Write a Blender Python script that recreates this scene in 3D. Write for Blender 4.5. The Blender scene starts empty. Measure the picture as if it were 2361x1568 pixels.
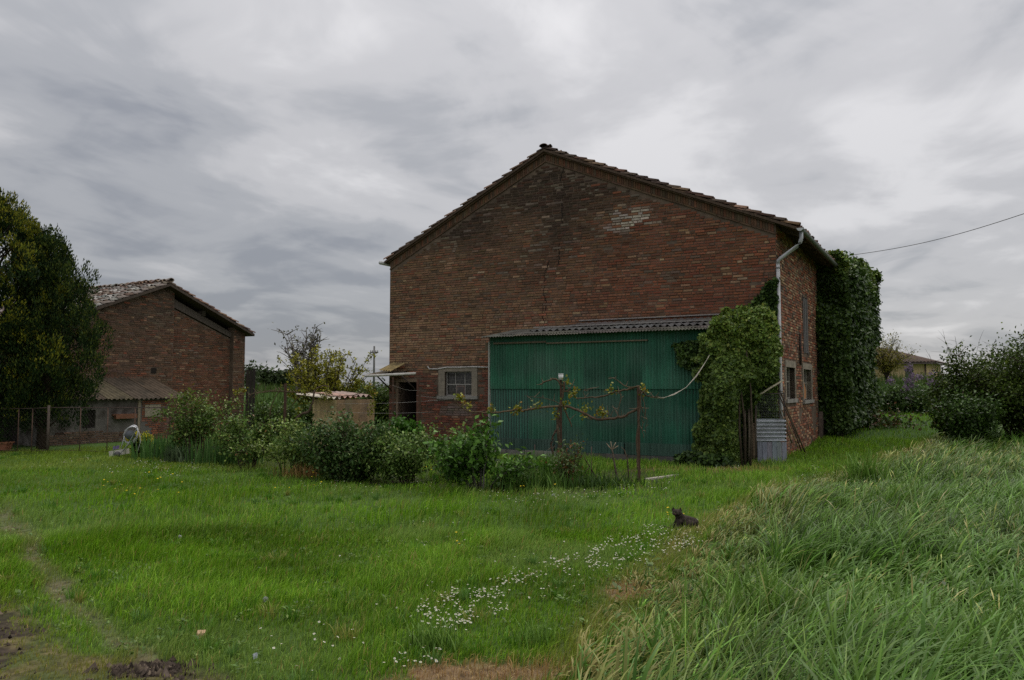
import bpy, bmesh, math, random
import numpy as np
from mathutils import Vector, Matrix, noise as mnoise
R = math.radians
rng = np.random.default_rng(7)
random.seed(7)
S = bpy.context.scene
COL = S.collection

# ------------------------------------------------------------------ camera
F, CX, CY, EYE = 1795.0, 1180.5, 784.0, 1.65
PITCH = math.atan(109.0 / F)
cam = bpy.data.cameras.new("camera")
cam.sensor_width = 36.0
cam.lens = 36.0 * F / 2361.0
cam.clip_end = 3000.0
cam.clip_start = 0.05
camo = bpy.data.objects.new("camera", cam)
COL.objects.link(camo)
camo.location = (0, 0, EYE)
camo.rotation_euler = (R(90) + PITCH, 0, 0)
S.camera = camo

# ------------------------------------------------------------------ sky and sun
SUN_EL, SUN_AZ = 58.0, 20.0
W = bpy.data.worlds.new("World")
S.world = W
W.use_nodes = True
nt = W.node_tree
nt.nodes.clear()
def wn(t, **k):
    n = nt.nodes.new(t)
    for a, b in k.items():
        setattr(n, a, b)
    return n
def wl(a, b):
    nt.links.new(a, b)
def wmath(op, a, b=None, clamp=False):
    n = wn('ShaderNodeMath', operation=op, use_clamp=clamp)
    for i, v in enumerate((a, b)):
        if v is None:
            continue
        if isinstance(v, (int, float)):
            n.inputs[i].default_value = v
        else:
            wl(v, n.inputs[i])
    return n.outputs[0]
tc = wn('ShaderNodeTexCoord')
sep = wn('ShaderNodeSeparateXYZ')
wl(tc.outputs['Generated'], sep.inputs[0])
zz = wmath('ADD', wmath('MAXIMUM', sep.outputs[2], 0.0), 0.15)
px_ = wmath('DIVIDE', sep.outputs[0], zz)
py_ = wmath('DIVIDE', sep.outputs[1], zz)
sa, ca = math.sin(R(-24)), math.cos(R(-24))
along = wmath('ADD', wmath('MULTIPLY', px_, -sa), wmath('MULTIPLY', py_, ca))
across = wmath('ADD', wmath('MULTIPLY', px_, ca), wmath('MULTIPLY', py_, sa))
def wcomb(a, b, c=0.0):
    n = wn('ShaderNodeCombineXYZ')
    for i, v in enumerate((a, b, c)):
        if isinstance(v, (int, float)):
            n.inputs[i].default_value = v
        else:
            wl(v, n.inputs[i])
    return n.outputs[0]
def wnoise(vec, scale, detail, rough, dist=0.0):
    n = wn('ShaderNodeTexNoise')
    n.inputs['Scale'].default_value = scale
    n.inputs['Detail'].default_value = detail
    n.inputs['Roughness'].default_value = rough
    n.inputs['Distortion'].default_value = dist
    wl(vec, n.inputs['Vector'])
    return n.outputs['Fac']
v1 = wcomb(across, wmath('MULTIPLY', along, 0.95), 8.3)
v2 = wcomb(across, wmath('MULTIPLY', along, 0.7), 13.3)
n1 = wnoise(v1, 1.25, 5.0, 0.5, 0.5)
n2 = wnoise(v2, 3.0, 5.0, 0.55, 0.6)
cl = wmath('ADD', wmath('MULTIPLY', n1, 0.70), wmath('MULTIPLY', n2, 0.30))
# the cloud deck is thicker towards the left of the view and thins to the right
side = wmath('ADD', wmath('MULTIPLY', sep.outputs[0], 0.15), 0.03)
low = wmath('MULTIPLY', wmath('SUBTRACT', 0.26, sep.outputs[2], True), 0.5)
cl = wmath('SUBTRACT', wmath('ADD', cl, side), low)
ramp = wn('ShaderNodeValToRGB')
cr = ramp.color_ramp
cr.interpolation = 'EASE'
cr.elements[0].position = 0.33
cr.elements[0].color = (0.27, 0.28, 0.308, 1)
cr.elements[1].position = 0.66
cr.elements[1].color = (0.66, 0.65, 0.655, 1)
e = cr.elements.new(0.44); e.color = (0.375, 0.38, 0.398, 1)
e = cr.elements.new(0.54); e.color = (0.505, 0.50, 0.51, 1)
wl(cl, ramp.inputs[0])
bgc = wn('ShaderNodeBackground')
# an overcast deck is brighter overhead than at the horizon
up_ = wmath('MAXIMUM', sep.outputs[2], 0.0)
wl(wmath('ADD', wmath('MULTIPLY', wmath('MULTIPLY', up_, up_), 1.25), 0.88), bgc.inputs[1])
wl(ramp.outputs[0], bgc.inputs[0])
sky = wn('ShaderNodeTexSky', sky_type='NISHITA')
sky.sun_disc = False
sky.sun_elevation = R(SUN_EL)
sky.sun_rotation = R(SUN_AZ)
bgs = wn('ShaderNodeBackground')
bgs.inputs[1].default_value = 0.07
wl(sky.outputs[0], bgs.inputs[0])
mix = wn('ShaderNodeMixShader')
mix.inputs[0].default_value = 0.9
wl(bgs.outputs[0], mix.inputs[1])
wl(bgc.outputs[0], mix.inputs[2])
out = wn('ShaderNodeOutputWorld')
wl(mix.outputs[0], out.inputs[0])

sl = bpy.data.lights.new("sun", 'SUN')
sl.energy = 1.5
sl.angle = R(40)
sl.color = (1.0, 0.96, 0.9)
so = bpy.data.objects.new("sun", sl)
COL.objects.link(so)
# sun over the scene, a little to the right (azimuth measured from +Y towards +X)
sd_ = Vector((math.sin(R(SUN_AZ)) * math.cos(R(SUN_EL)), math.cos(R(SUN_AZ)) * math.cos(R(SUN_EL)), math.sin(R(SUN_EL))))
so.rotation_euler = sd_.to_track_quat('Z', 'Y').to_euler()
so.location = (0, 0, 30)

vs = S.view_settings
vs.view_transform = 'Standard'
vs.look = 'None'
vs.exposure = 0.25
vs.gamma = 1.0
vs.use_curve_mapping = False
S.render.engine = 'CYCLES'
S.cycles.max_bounces = 6
S.cycles.transparent_max_bounces = 6
S.cycles.use_denoising = False
S.cycles.use_adaptive_sampling = False

# ------------------------------------------------------------------ picture to place
cp, sp = math.cos(PITCH), math.sin(PITCH)
def ray(x, y):
    a, b = (x - CX) / F, -(y - CY) / F
    return Vector((a, cp - b * sp, sp + b * cp))
EYEV = Vector((0, 0, EYE))
def at(x, y, Y):
    d = ray(x, y)
    return EYEV + d * (Y / d.y)
def onplane(x, y, p0, n):
    d = ray(x, y)
    return EYEV + d * ((p0 - EYEV).dot(n) / d.dot(n))

def ss(a, b, x):
    t = np.clip((np.asarray(x, float) - a) / (b - a), 0, 1)
    return t * t * (3 - 2 * t)
_lat = rng.random((256, 256))
def vn(x, y, s=1.0, o=0.0):
    x = np.asarray(x, float) * s + o * 17.3 + 100.0
    y = np.asarray(y, float) * s + o * 9.7 + 100.0
    xi, yi = np.floor(x).astype(int), np.floor(y).astype(int)
    fx, fy = x - xi, y - yi
    fx, fy = fx * fx * (3 - 2 * fx), fy * fy * (3 - 2 * fy)
    a = _lat[xi % 256, yi % 256]; b = _lat[(xi + 1) % 256, yi % 256]
    c = _lat[xi % 256, (yi + 1) % 256]; d = _lat[(xi + 1) % 256, (yi + 1) % 256]
    return (a * (1 - fx) + b * fx) * (1 - fy) + (c * (1 - fx) + d * fx) * fy
def fbm(x, y, s=1.0, o=0.0, k=3):
    r, a, t = 0, 0.5, 0
    for i in range(k):
        r = r + a * vn(x, y, s * 2 ** i, o + i * 3.1); t += a; a *= 0.5
    return r / t
EDGE_Y = [0, 4, 8.3, 12, 15.8, 20, 27, 40]
EDGE_X = [-0.75, 0.05, 1.7, 3.9, 6.9, 10.2, 15.6, 25]
def edge(X, Y):
    return X - np.interp(Y, EDGE_Y, EDGE_X) + 0.5 * (fbm(X, Y, 0.9, 4) - 0.5)
def terrain(X, Y):
    X = np.asarray(X, float); Y = np.asarray(Y, float)
    e = X - np.interp(Y, EDGE_Y, EDGE_X)
    z = 0.12 * ss(0, 5, e) * ss(2, 8, Y)
    z = z + 0.42 * ss(17, 30, Y) * ss(3.5, 7.5, X)
    h = np.interp(X, [-30, -5, 12, 30], [1.32, 1.36, 1.84, 1.95])
    k = ss(36.5, 43, Y)
    z = z * (1 - k) + h * k
    z = z * (1 - ss(48, 58, Y)) + 0.4 * ss(48, 58, Y)
    z = z + 0.055 * (fbm(X, Y, 4.2, 7, 4) - 0.5) * (1 - ss(5.3, 7, Y)) * (1 - ss(-1.8, -.6, X)) * ss(2.6, 3.4, Y)
    z = z + 0.05 * (fbm(X, Y, 0.8, 1) - 0.5) * ss(2, 5, Y) * (1 - ss(60, 80, Y))
    return z
def tz(x, y):
    return float(terrain(x, y))
def ground(x, y):
    d = ray(x, y)
    z = 0.0
    for i in range(14):
        t = (z - EYE) / min(d.z, -0.004)
        p = EYEV + d * t
        z = 0.4 * z + 0.6 * tz(p.x, p.y)
    return Vector((p.x, p.y, tz(p.x, p.y)))

# ------------------------------------------------------------------ objects
def thing(name, label, cat, loc=(0, 0, 0), rotz=0.0, group=None):
    o = bpy.data.objects.new(name, None)
    o.empty_display_size = 0.1
    COL.objects.link(o)
    o.location = loc
    o.rotation_euler = (0, 0, rotz)
    o['label'] = label
    o['category'] = cat
    if group:
        o['group'] = group
    return o
def tag(o, label, cat, group=None):
    o['label'] = label; o['category'] = cat
    if group:
        o['group'] = group
    return o
def link(name, me, parent=None, kind=None):
    o = bpy.data.objects.new(name, me)
    COL.objects.link(o)
    if parent:
        o.parent = parent
    if kind:
        o['kind'] = kind
    return o
class MB:
    def __init__(s):
        s.v = []; s.f = []; s.c = []; s.sm = []
    def add(s, V, Fc, col=None, smooth=False):
        b = len(s.v)
        s.v += [tuple(p) for p in V]
        s.f += [tuple(b + i for i in f) for f in Fc]
        s.c += [tuple(col) if col is not None else (1, 1, 1)] * len(V)
        s.sm += [smooth] * len(Fc)
        return s
    def box(s, x0, x1, y0, y1, z0, z1, col=None):
        V = [(x0, y0, z0), (x1, y0, z0), (x1, y1, z0), (x0, y1, z0), (x0, y0, z1), (x1, y0, z1), (x1, y1, z1), (x0, y1, z1)]
        return s.add(V, [(0, 3, 2, 1), (4, 5, 6, 7), (0, 1, 5, 4), (1, 2, 6, 5), (2, 3, 7, 6), (3, 0, 4, 7)], col)
    def obox(s, o, ax, ay, az, col=None):
        o, ax, ay, az = map(Vector, (o, ax, ay, az))
        V = [o + ax * i + ay * j + az * k for k in (-.5, .5) for i, j in ((-.5, -.5), (.5, -.5), (.5, .5), (-.5, .5))]
        return s.add(V, [(0, 3, 2, 1), (4, 5, 6, 7), (0, 1, 5, 4), (1, 2, 6, 5), (2, 3, 7, 6), (3, 0, 4, 7)], col)
    def prism(s, poly, y0, y1, col=None):
        # polygon in x,z extruded along y
        n = len(poly)
        V = [(p[0], y0, p[1]) for p in poly] + [(p[0], y1, p[1]) for p in poly]
        Fc = [tuple(range(n)), tuple(range(2 * n - 1, n - 1, -1))]
        Fc += [(i, i + n, (i + 1) % n + n, (i + 1) % n) for i in range(n)]
        return s.add(V, Fc, col)
    def tube(s, pts, rad, n=6, col=None, cap=True):
        pts = [Vector(p) for p in pts]
        if isinstance(rad, (int, float)):
            rad = [rad] * len(pts)
        V = []; Fc = []
        up = Vector((0.31, 0.17, 0.93)).normalized()
        for i, p in enumerate(pts):
            d = (pts[min(i + 1, len(pts) - 1)] - pts[max(i - 1, 0)])
            d = d.normalized() if d.length > 1e-9 else Vector((0, 0, 1))
            a = d.cross(up)
            if a.length < 0.15:
                a = d.cross(Vector((1, 0, 0)))
            a.normalize()
            b = d.cross(a)
            for k in range(n):
                t = 2 * math.pi * k / n
                V.append(p + (a * math.cos(t) + b * math.sin(t)) * rad[i])
        for i in range(len(pts) - 1):
            for k in range(n):
                Fc.append((i * n + k, i * n + (k + 1) % n, (i + 1) * n + (k + 1) % n, (i + 1) * n + k))
        if cap:
            Fc.append(tuple(range(n))[::-1]); Fc.append(tuple((len(pts) - 1) * n + k for k in range(n)))
        return s.add(V, Fc, col, True)
    def build(s, name, mat, parent=None, kind=None):
        me = bpy.data.meshes.new(name)
        me.from_pydata(s.v, [], s.f)
        me.polygons.foreach_set('use_smooth', s.sm)
        ca_ = me.color_attributes.new('Col', 'FLOAT_COLOR', 'POINT')
        c = np.ones((len(s.v), 4), np.float32)
        if s.c:
            c[:, :3] = np.array(s.c, np.float32)
        ca_.data.foreach_set('color', c.ravel())
        me.materials.append(mat)
        me.update()
        return link(name, me, parent, kind)
def npmesh(name, V, Q, C, mat, parent=None, kind=None, T=None, smooth=False):
    V = np.asarray(V, np.float32).reshape(-1, 3)
    Q = np.asarray(Q, np.int32).reshape(-1, 4)
    T = np.zeros((0, 3), np.int32) if T is None else np.asarray(T, np.int32).reshape(-1, 3)
    me = bpy.data.meshes.new(name)
    me.vertices.add(len(V)); me.vertices.foreach_set('co', V.ravel())
    nl = Q.size + T.size
    me.loops.add(nl)
    me.loops.foreach_set('vertex_index', np.concatenate([Q.ravel(), T.ravel()]).astype(np.int32))
    me.polygons.add(len(Q) + len(T))
    st = np.concatenate([np.arange(len(Q)) * 4, Q.size + np.arange(len(T)) * 3]).astype(np.int32)
    me.polygons.foreach_set('loop_start', st)
    if smooth:
        me.polygons.foreach_set('use_smooth', np.ones(len(Q) + len(T), bool))
    me.update(calc_edges=True)
    ca_ = me.color_attributes.new('Col', 'FLOAT_COLOR', 'POINT')
    c = np.ones((len(V), 4), np.float32); c[:, :3] = C
    ca_.data.foreach_set('color', c.ravel())
    me.materials.append(mat)
    return link(name, me, parent, kind)

# ------------------------------------------------------------------ materials
def mat(name, base=(1, 1, 1), rough=0.8, col=True, vary=0.25, vscale=6.0, vs2=(1, 1, 1), bump=0.0, bscale=40.0, trans=0.0, metal=0.0, spec=0.3, stain=None, stain_scale=1.2, stain_amt=0.0, coord='Object'):
    m = bpy.data.materials.new(name)
    m.use_nodes = True
    t = m.node_tree
    N, L = t.nodes, t.links
    b = N['Principled BSDF']
    b.inputs['Roughness'].default_value = rough
    b.inputs['Metallic'].default_value = metal
    b.inputs['Specular IOR Level'].default_value = spec
    tcn = N.new('ShaderNodeTexCoord')
    mp = N.new('ShaderNodeMapping')
    mp.inputs['Scale'].default_value = vs2
    L.new(tcn.outputs[coord], mp.inputs[0])
    src = None
    if col:
        a = N.new('ShaderNodeAttribute'); a.attribute_name = 'Col'
        mm = N.new('ShaderNodeMix'); mm.data_type = 'RGBA'; mm.blend_type = 'MULTIPLY'
        mm.inputs[0].default_value = 1.0
        L.new(a.outputs['Color'], mm.inputs[6]); mm.inputs[7].default_value = (*base, 1)
        src = mm.outputs[2]
    else:
        r = N.new('ShaderNodeRGB'); r.outputs[0].default_value = (*base, 1); src = r.outputs[0]
    if vary > 0:
        n = N.new('ShaderNodeTexNoise')
        n.inputs['Scale'].default_value = vscale
        n.inputs['Detail'].default_value = 6
        n.inputs['Roughness'].default_value = 0.65
        L.new(mp.outputs[0], n.inputs['Vector'])
        mr = N.new('ShaderNodeMapRange')
        mr.inputs[1].default_value = 0.25; mr.inputs[2].default_value = 0.75
        mr.inputs[3].default_value = 1 - vary; mr.inputs[4].default_value = 1 + vary
        L.new(n.outputs['Fac'], mr.inputs[0])
        mx = N.new('ShaderNodeMix'); mx.data_type = 'RGBA'; mx.blend_type = 'MULTIPLY'
        mx.inputs[0].default_value = 1.0
        L.new(src, mx.inputs[6]); L.new(mr.outputs[0], mx.inputs[7])
        src = mx.outputs[2]
    if stain is not None:
        n = N.new('ShaderNodeTexNoise')
        n.inputs['Scale'].default_value = stain_scale
        n.inputs['Detail'].default_value = 7
        n.inputs['Roughness'].default_value = 0.7
        L.new(mp.outputs[0], n.inputs['Vector'])
        mr = N.new('ShaderNodeMapRange')
        mr.inputs[1].default_value = 0.47; mr.inputs[2].default_value = 0.66
        mr.inputs[3].default_value = 0; mr.inputs[4].default_value = stain_amt
        L.new(n.outputs['Fac'], mr.inputs[0])
        mx = N.new('ShaderNodeMix'); mx.data_type = 'RGBA'
        L.new(mr.outputs[0], mx.inputs[0]); L.new(src, mx.inputs[6]); mx.inputs[7].default_value = (*stain, 1)
        src = mx.outputs[2]
    L.new(src, b.inputs['Base Color'])
    if bump > 0:
        n = N.new('ShaderNodeTexNoise')
        n.inputs['Scale'].default_value = bscale
        n.inputs['Detail'].default_value = 4
        L.new(mp.outputs[0], n.inputs['Vector'])
        bp = N.new('ShaderNodeBump'); bp.inputs['Strength'].default_value = bump; bp.inputs['Distance'].default_value = 0.02
        L.new(n.outputs['Fac'], bp.inputs['Height']); L.new(bp.outputs[0], b.inputs['Normal'])
    if trans > 0:
        tr = N.new('ShaderNodeBsdfTranslucent')
        L.new(src, tr.inputs['Color'])
        ms = N.new('ShaderNodeMixShader'); ms.inputs[0].default_value = trans
        L.new(b.outputs[0], ms.inputs[1]); L.new(tr.outputs[0], ms.inputs[2])
        L.new(ms.outputs[0], N['Material Output'].inputs['Surface'])
    return m
M = {}
M['brick'] = mat('old_brick', base=(1.24, 1.14, 1.05), rough=0.92, vary=0.35, vscale=9, bump=0.5, bscale=55, spec=0.15)
M['mortar'] = mat('lime_mortar', base=(0.165, 0.122, 0.09), rough=0.95, col=False, vary=0.4, vscale=3, bump=0.6, bscale=30, spec=0.1, stain=(0.05, 0.042, 0.035), stain_scale=0.8, stain_amt=0.7)
M['tile'] = mat('roof_tile_clay', rough=0.9, vary=0.4, vscale=10, bump=0.4, bscale=40, spec=0.15, stain=(0.07, 0.065, 0.05), stain_scale=4, stain_amt=0.6)
M['wood'] = mat('weathered_wood', rough=0.85, vary=0.4, vscale=4, vs2=(8, 8, 1), bump=0.4, bscale=20, spec=0.15)
M['plaster'] = mat('old_plaster', rough=0.95, vary=0.35, vscale=3, bump=0.4, bscale=18, spec=0.1, stain=(0.05, 0.04, 0.033), stain_scale=1.7, stain_amt=0.95)
M['concrete'] = mat('weathered_concrete', rough=0.93, vary=0.3, vscale=7, bump=0.3, bscale=40, spec=0.15, stain=(0.1, 0.095, 0.08), stain_scale=3, stain_amt=0.5)
M['green'] = mat('green_painted_sheet', rough=0.6, vary=0.35, vscale=2.2, vs2=(7, 1, 0.55), spec=0.3, stain=(0.10, 0.16, 0.125), stain_scale=1.6, stain_amt=0.4, bump=0.05)
M['oldroof'] = mat('weathered_fibre_sheet', rough=0.95, vary=0.4, vscale=3, spec=0.1, bump=0.3, bscale=30, stain=(0.05, 0.045, 0.035), stain_scale=2.5, stain_amt=0.75)
M['zinc'] = mat('galvanised_steel', rough=0.5, vary=0.25, vscale=5, spec=0.5, metal=0.25, stain=(0.2, 0.19, 0.18), stain_scale=3, stain_amt=0.5)
M['paint'] = mat('old_paint', rough=0.6, vary=0.15, vscale=8, spec=0.35, stain=(0.3, 0.27, 0.22), stain_scale=5, stain_amt=0.4)
M['rust'] = mat('rusty_iron', rough=0.9, vary=0.5, vscale=14, bump=0.3, bscale=60, spec=0.2)
M['bark'] = mat('bark', rough=0.95, vary=0.4, vscale=16, bump=0.6, bscale=40, spec=0.1)
M['leaf'] = mat('leaf', base=(1.12, 1.0, .66), rough=0.5, vary=0.0, trans=0.2, spec=0.2)
M['ivyleaf'] = mat('ivy_leaf', base=(1.1, 1.0, .75), rough=0.5, vary=0.0, trans=0.12, spec=0.25)
M['conifer'] = mat('conifer_spray', rough=0.7, vary=0.0, trans=0.15, spec=0.2)
M['grass'] = mat('grass_blade', base=(1.12, 1.02, .74), rough=0.5, vary=0.0, trans=0.2, spec=0.2)
M['petal'] = mat('petal', rough=0.8, vary=0.0, trans=0.2, spec=0.2)
M['fur'] = mat('cat_fur', rough=0.95, vary=0.6, vscale=38, bump=0.7, bscale=120, spec=0.1)
M['soil'] = mat('ground_soil', rough=0.97, vary=0.75, vscale=13, bump=0.9, bscale=22, spec=0.1, coord='Object')
M['dark'] = mat('dark_interior', base=(0.03, 0.026, 0.022), rough=0.95, col=False, vary=0.2, spec=0.05)  # near-black; also stands in for shade in the vent and coop opening
M['wall2'] = mat('rendered_house_wall', rough=0.95, vary=0.12, vscale=1.2, spec=0.1)
M['terracotta'] = mat('terracotta', rough=0.9, vary=0.25, vscale=8, spec=0.15)
g = bpy.data.materials.new('window_glass'); g.use_nodes = True
gb = g.node_tree.nodes['Principled BSDF']
gb.inputs['Base Color'].default_value = (0.03, 0.035, 0.035, 1); gb.inputs['Roughness'].default_value = 0.12
gb.inputs['Specular IOR Level'].default_value = 0.45
gn = g.node_tree.nodes.new('ShaderNodeTexNoise'); gn.inputs['Scale'].default_value = 9
gr_ = g.node_tree.nodes.new('ShaderNodeValToRGB')
gr_.color_ramp.elements[0].color = (0.02, 0.02, 0.02, 1); gr_.color_ramp.elements[1].color = (0.16, 0.15, 0.13, 1)
gr_.color_ramp.elements[0].position = 0.4; gr_.color_ramp.elements[1].position = 0.75
g.node_tree.links.new(gn.outputs['Fac'], gr_.inputs[0]); g.node_tree.links.new(gr_.outputs[0], gb.inputs['Base Color'])
M['glass'] = g

# ------------------------------------------------------------------ leaves, grass helpers
def norm(a):
    return a / (np.linalg.norm(a, axis=1, keepdims=True) + 1e-9)
def leaf_mesh(name, C, axis, nrm, L, Wd, cols, m, parent, kind='stuff'):
    n = len(C)
    axis = norm(axis); side = norm(np.cross(axis, nrm)); nrm = np.cross(side, axis)
    L = np.broadcast_to(np.asarray(L, float), (n,))[:, None]; Wd = np.broadcast_to(np.asarray(Wd, float), (n,))[:, None]
    V = np.empty((n, 4, 3))
    V[:, 0] = C
    V[:, 1] = C + axis * L * 0.45 + side * Wd * 0.5 + nrm * L * 0.08
    V[:, 2] = C + axis * L - nrm * L * 0.1
    V[:, 3] = C + axis * L * 0.45 - side * Wd * 0.5 + nrm * L * 0.08
    Q = np.arange(n * 4).reshape(n, 4)
    return npmesh(name, V, Q, np.repeat(cols, 4, axis=0), m, parent, kind)
def pick(pal, n, jit=0.25):
    pal = np.array(pal, float)
    w = pal[:, 3] / pal[:, 3].sum()
    c = pal[rng.choice(len(pal), n, p=w), :3]
    return np.clip(c * (1 + rng.normal(0, jit, (n, 1))), 0.004, 1)
def blades(name, X, Y, Z, H, Wd, az, lean, cols, m, kind='stuff', seg=2, parent=None, face=None, head=False):
    """grass blades: az = direction of bend, lean = horizontal reach as a share of the height"""
    n = len(X)
    face = az + np.pi / 2 + rng.normal(0, .45, n) if face is None else face
    sx, sy = np.cos(face) * Wd * 0.5, np.sin(face) * Wd * 0.5
    dx, dy = np.cos(az), np.sin(az)
    ts = np.linspace(0, 1, seg + 1)
    rows = []
    th = np.clip(lean, 0, 3) * 1.25          # total bend in radians
    ox, oz = np.zeros(n), np.zeros(n)
    for i, t in enumerate(ts):
        if i:
            am = 0.12 * th + th * ((ts[i] + ts[i - 1]) / 2) ** 1.15
            ox = ox + np.sin(am) * H / seg; oz = oz + np.cos(am) * H / seg
        zz_ = Z + np.maximum(oz, .02 * t) - (0.02 if i == 0 else 0)
        if head:
            w = .4 if t < .78 else (1.7 if t < .9 else 1.2)
        else:
            w = (1 - t ** 2.2) * (0.7 if i == 0 else 1.0)
        cx, cy = X + dx * ox, Y + dy * ox
        if i < seg:
            rows.append(np.stack([cx - sx * w, cy - sy * w, zz_], 1)); rows.append(np.stack([cx + sx * w, cy + sy * w, zz_], 1))
        else:
            rows.append(np.stack([cx, cy, zz_], 1))
    V = np.stack(rows, 1)
    k = 2 * seg + 1
    b = (np.arange(n) * k)[:, None]
    Q = np.concatenate([b + np.array([[2 * i, 2 * i + 1, 2 * i + 3, 2 * i + 2]]) for i in range(seg - 1)], 0) if seg > 1 else np.zeros((0, 4), int)
    T = b + np.array([[2 * seg - 2, 2 * seg - 1, 2 * seg]])
    shade = np.array([0.8] + [1.0] * (seg))
    cc = np.repeat(cols, k, axis=0).reshape(n, k, 3)
    return npmesh(name, V, Q, cc.reshape(-1, 3), m, parent, kind, T=T)

# ------------------------------------------------------------------ ground
def axis_coords(lo, hi, step, far):
    mid = np.arange(lo, hi + 1e-6, step)
    out_, s = [], step
    x = hi
    while x < far:
        s *= 1.25; x += s; out_.append(x)
    neg, s, x = [], step, lo
    while x > -far:
        s *= 1.25; x -= s; neg.append(x)
    return np.array(neg[::-1] + list(mid) + out_)
xs = axis_coords(-14, 20, 0.16, 900)
xs = np.concatenate([xs[xs < -7.0], np.arange(-6.9, 2.6, 0.055), xs[xs > 2.7]])
ys = axis_coords(2.5, 32, 0.16, 1500)
ys = np.concatenate([ys[ys < 3.4], np.arange(3.5, 9.6, 0.055), ys[ys > 9.7]])
ys = ys[ys > -300]
GX, GY = np.meshgrid(xs, ys)
GZ = terrain(GX, GY)
TRK_Y = [3.0, 4.88, 5.84, 7.65, 11.1, 13]
TRK_X = [-1.1, -2.31, -3.19, -4.65, -7.2, -8.3]
def tracks(X, Y):
    d = np.abs(X - np.interp(Y, TRK_Y, TRK_X) + 0.5 * (fbm(X, Y, 1.1, 6) - 0.5))
    return np.clip(1.3 - d / (0.055 + 0.011 * Y), 0, 1) * (1 - ss(9.5, 12, Y)) * (.5 + .5 * ss(.4, .58, fbm(X, Y, 3.5, 23)))
def corner(X, Y):
    # the worn corner left of the wheel track
    q = np.interp(Y, TRK_Y, TRK_X) - X + .75 * (1 - ss(4.5, 5.3, Y)) + .7 * (fbm(X, Y, 1.6, 24) - .5)
    return ss(0.15, 0.8, q) * (1 - ss(5.2, 6.6, Y + 0.6 * (vn(X, Y, 1.1, 8) - 0.5)))
def spot(X, Y, x, y, rx, ry, o=0):
    d = np.sqrt(((X - x) / rx) ** 2 + ((Y - y) / ry) ** 2) + 0.8 * (fbm(X, Y, 4.0, 11 + o) - 0.5) + 1.0 * (fbm(X, Y, 13.0, 15 + o) - 0.5)
    return 1 - ss(0.7, 1.15, d)
def bed(X, Y):
    yb = np.interp(X, [-8, -7.1, -5.2, -3.2, -1.9, -0.4, 0.6, 2.3, 2.9], [17.9, 17.6, 15.6, 14.0, 13.0, 12.2, 12.0, 12.6, 14.0])
    return ss(-0.2, 0.15, Y - yb) * (1 - ss(2.6, 3.4, Y - yb)) * ss(-8.4, -7.9, X) * (1 - ss(2.6, 3.0, X))
def masks(X, Y):
    dark = np.maximum(spot(X, Y, -2.18, 4.66, 0.2, 0.13), 0.0)
    dark = np.maximum(dark, spot(X, Y, -3.75, 5.7, 0.22, 0.13, 1) * 0.7)
    dry = np.maximum(spot(X, Y, -0.15, 4.55, 0.55, 0.28, 2), spot(X, Y, 0.95, 6.4, 0.22, 0.35, 3) * 0.8)
    e = edge(X, Y)
    dry = np.maximum(dry, 0.35 * np.clip(1 - np.abs(e + 0.05) / 0.3, 0, 1))
    dry = np.maximum(dry, 0.8 * spot(X, Y, 3.9, 15.5, 1.6, 0.5, 4))
    return dark, dry
trk = tracks(GX, GY); cor = corner(GX, GY); drk, dry = masks(GX, GY); bd = bed(GX, GY)
gcol = np.empty(GX.shape + (3,))
gcol[:] = (0.055, 0.095, 0.02)
def blend(c, m):
    global gcol
    gcol = gcol * (1 - m[..., None]) + np.array(c) * m[..., None]
blend((0.05, 0.10, 0.02), ss(14, 30, GY))
blend((0.13, 0.115, 0.07), trk * 0.9)
blend((0.095, 0.082, 0.038), cor * 0.9)
blend((0.07, 0.085, 0.03), cor * ss(0.5, 0.62, fbm(GX, GY, 3.1, 27)))
blend((0.13, 0.105, 0.05), cor * ss(0.45, 0.6, fbm(GX, GY, 5.0, 28)))
blend((0.045, 0.034, 0.026), cor * ss(0.52, 0.62, fbm(GX, GY, 2.6, 21, 4)))
blend((0.17, 0.115, 0.065), dry)
blend((0.022, 0.017, 0.014), drk)
blend((0.05, 0.045, 0.026), bd * .6)
V = np.stack([GX, GY, GZ], -1).reshape(-1, 3)
ny, nx = GX.shape
ii = np.arange(ny * nx).reshape(ny, nx)
Q = np.stack([ii[:-1, :-1], ii[:-1, 1:], ii[1:, 1:], ii[1:, :-1]], -1).reshape(-1, 4)
npmesh('ground', V, Q, gcol.reshape(-1, 3), M['soil'], None, 'structure', smooth=True)

# ------------------------------------------------------------------ brick laying
def brick_field(x0, x1, z0, z1, inside, colour, lay=(0.245, 0.12), ch=0.067, tilt=0.0):
    """list of (x, z, length, height, proud, colour)"""
    out_ = []
    nrow = int((z1 - z0) / ch)
    for r in range(nrow):
        z = z0 + (r + 0.5) * ch
        x = x0 + (0.0 if r % 2 else -0.12) + random.uniform(-0.03, 0.03)
        k = random.randint(0, 1)
        while x < x1:
            k += 1
            ln = lay[0] if random.random() < 0.62 else lay[1]
            ln *= random.uniform(0.9, 1.08)
            a, b = max(x, x0), min(x + ln, x1)
            if b - a > 0.05:
                cx = 0.5 * (a + b)
                if inside(a + 0.01, z) and inside(b - 0.01, z) and inside(cx, z - 0.03) and inside(cx, z + 0.03) and random.random() > 0.004:
                    out_.append((cx, z, b - a - 0.011 * random.uniform(0.7, 1.6), ch - 0.011 * random.uniform(0.7, 1.7), random.choice((0.004, 0.007, 0.01, 0.012, 0.016)) * random.uniform(0.8, 1.2), colour(cx, z)))
            x += ln
    return out_
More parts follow.
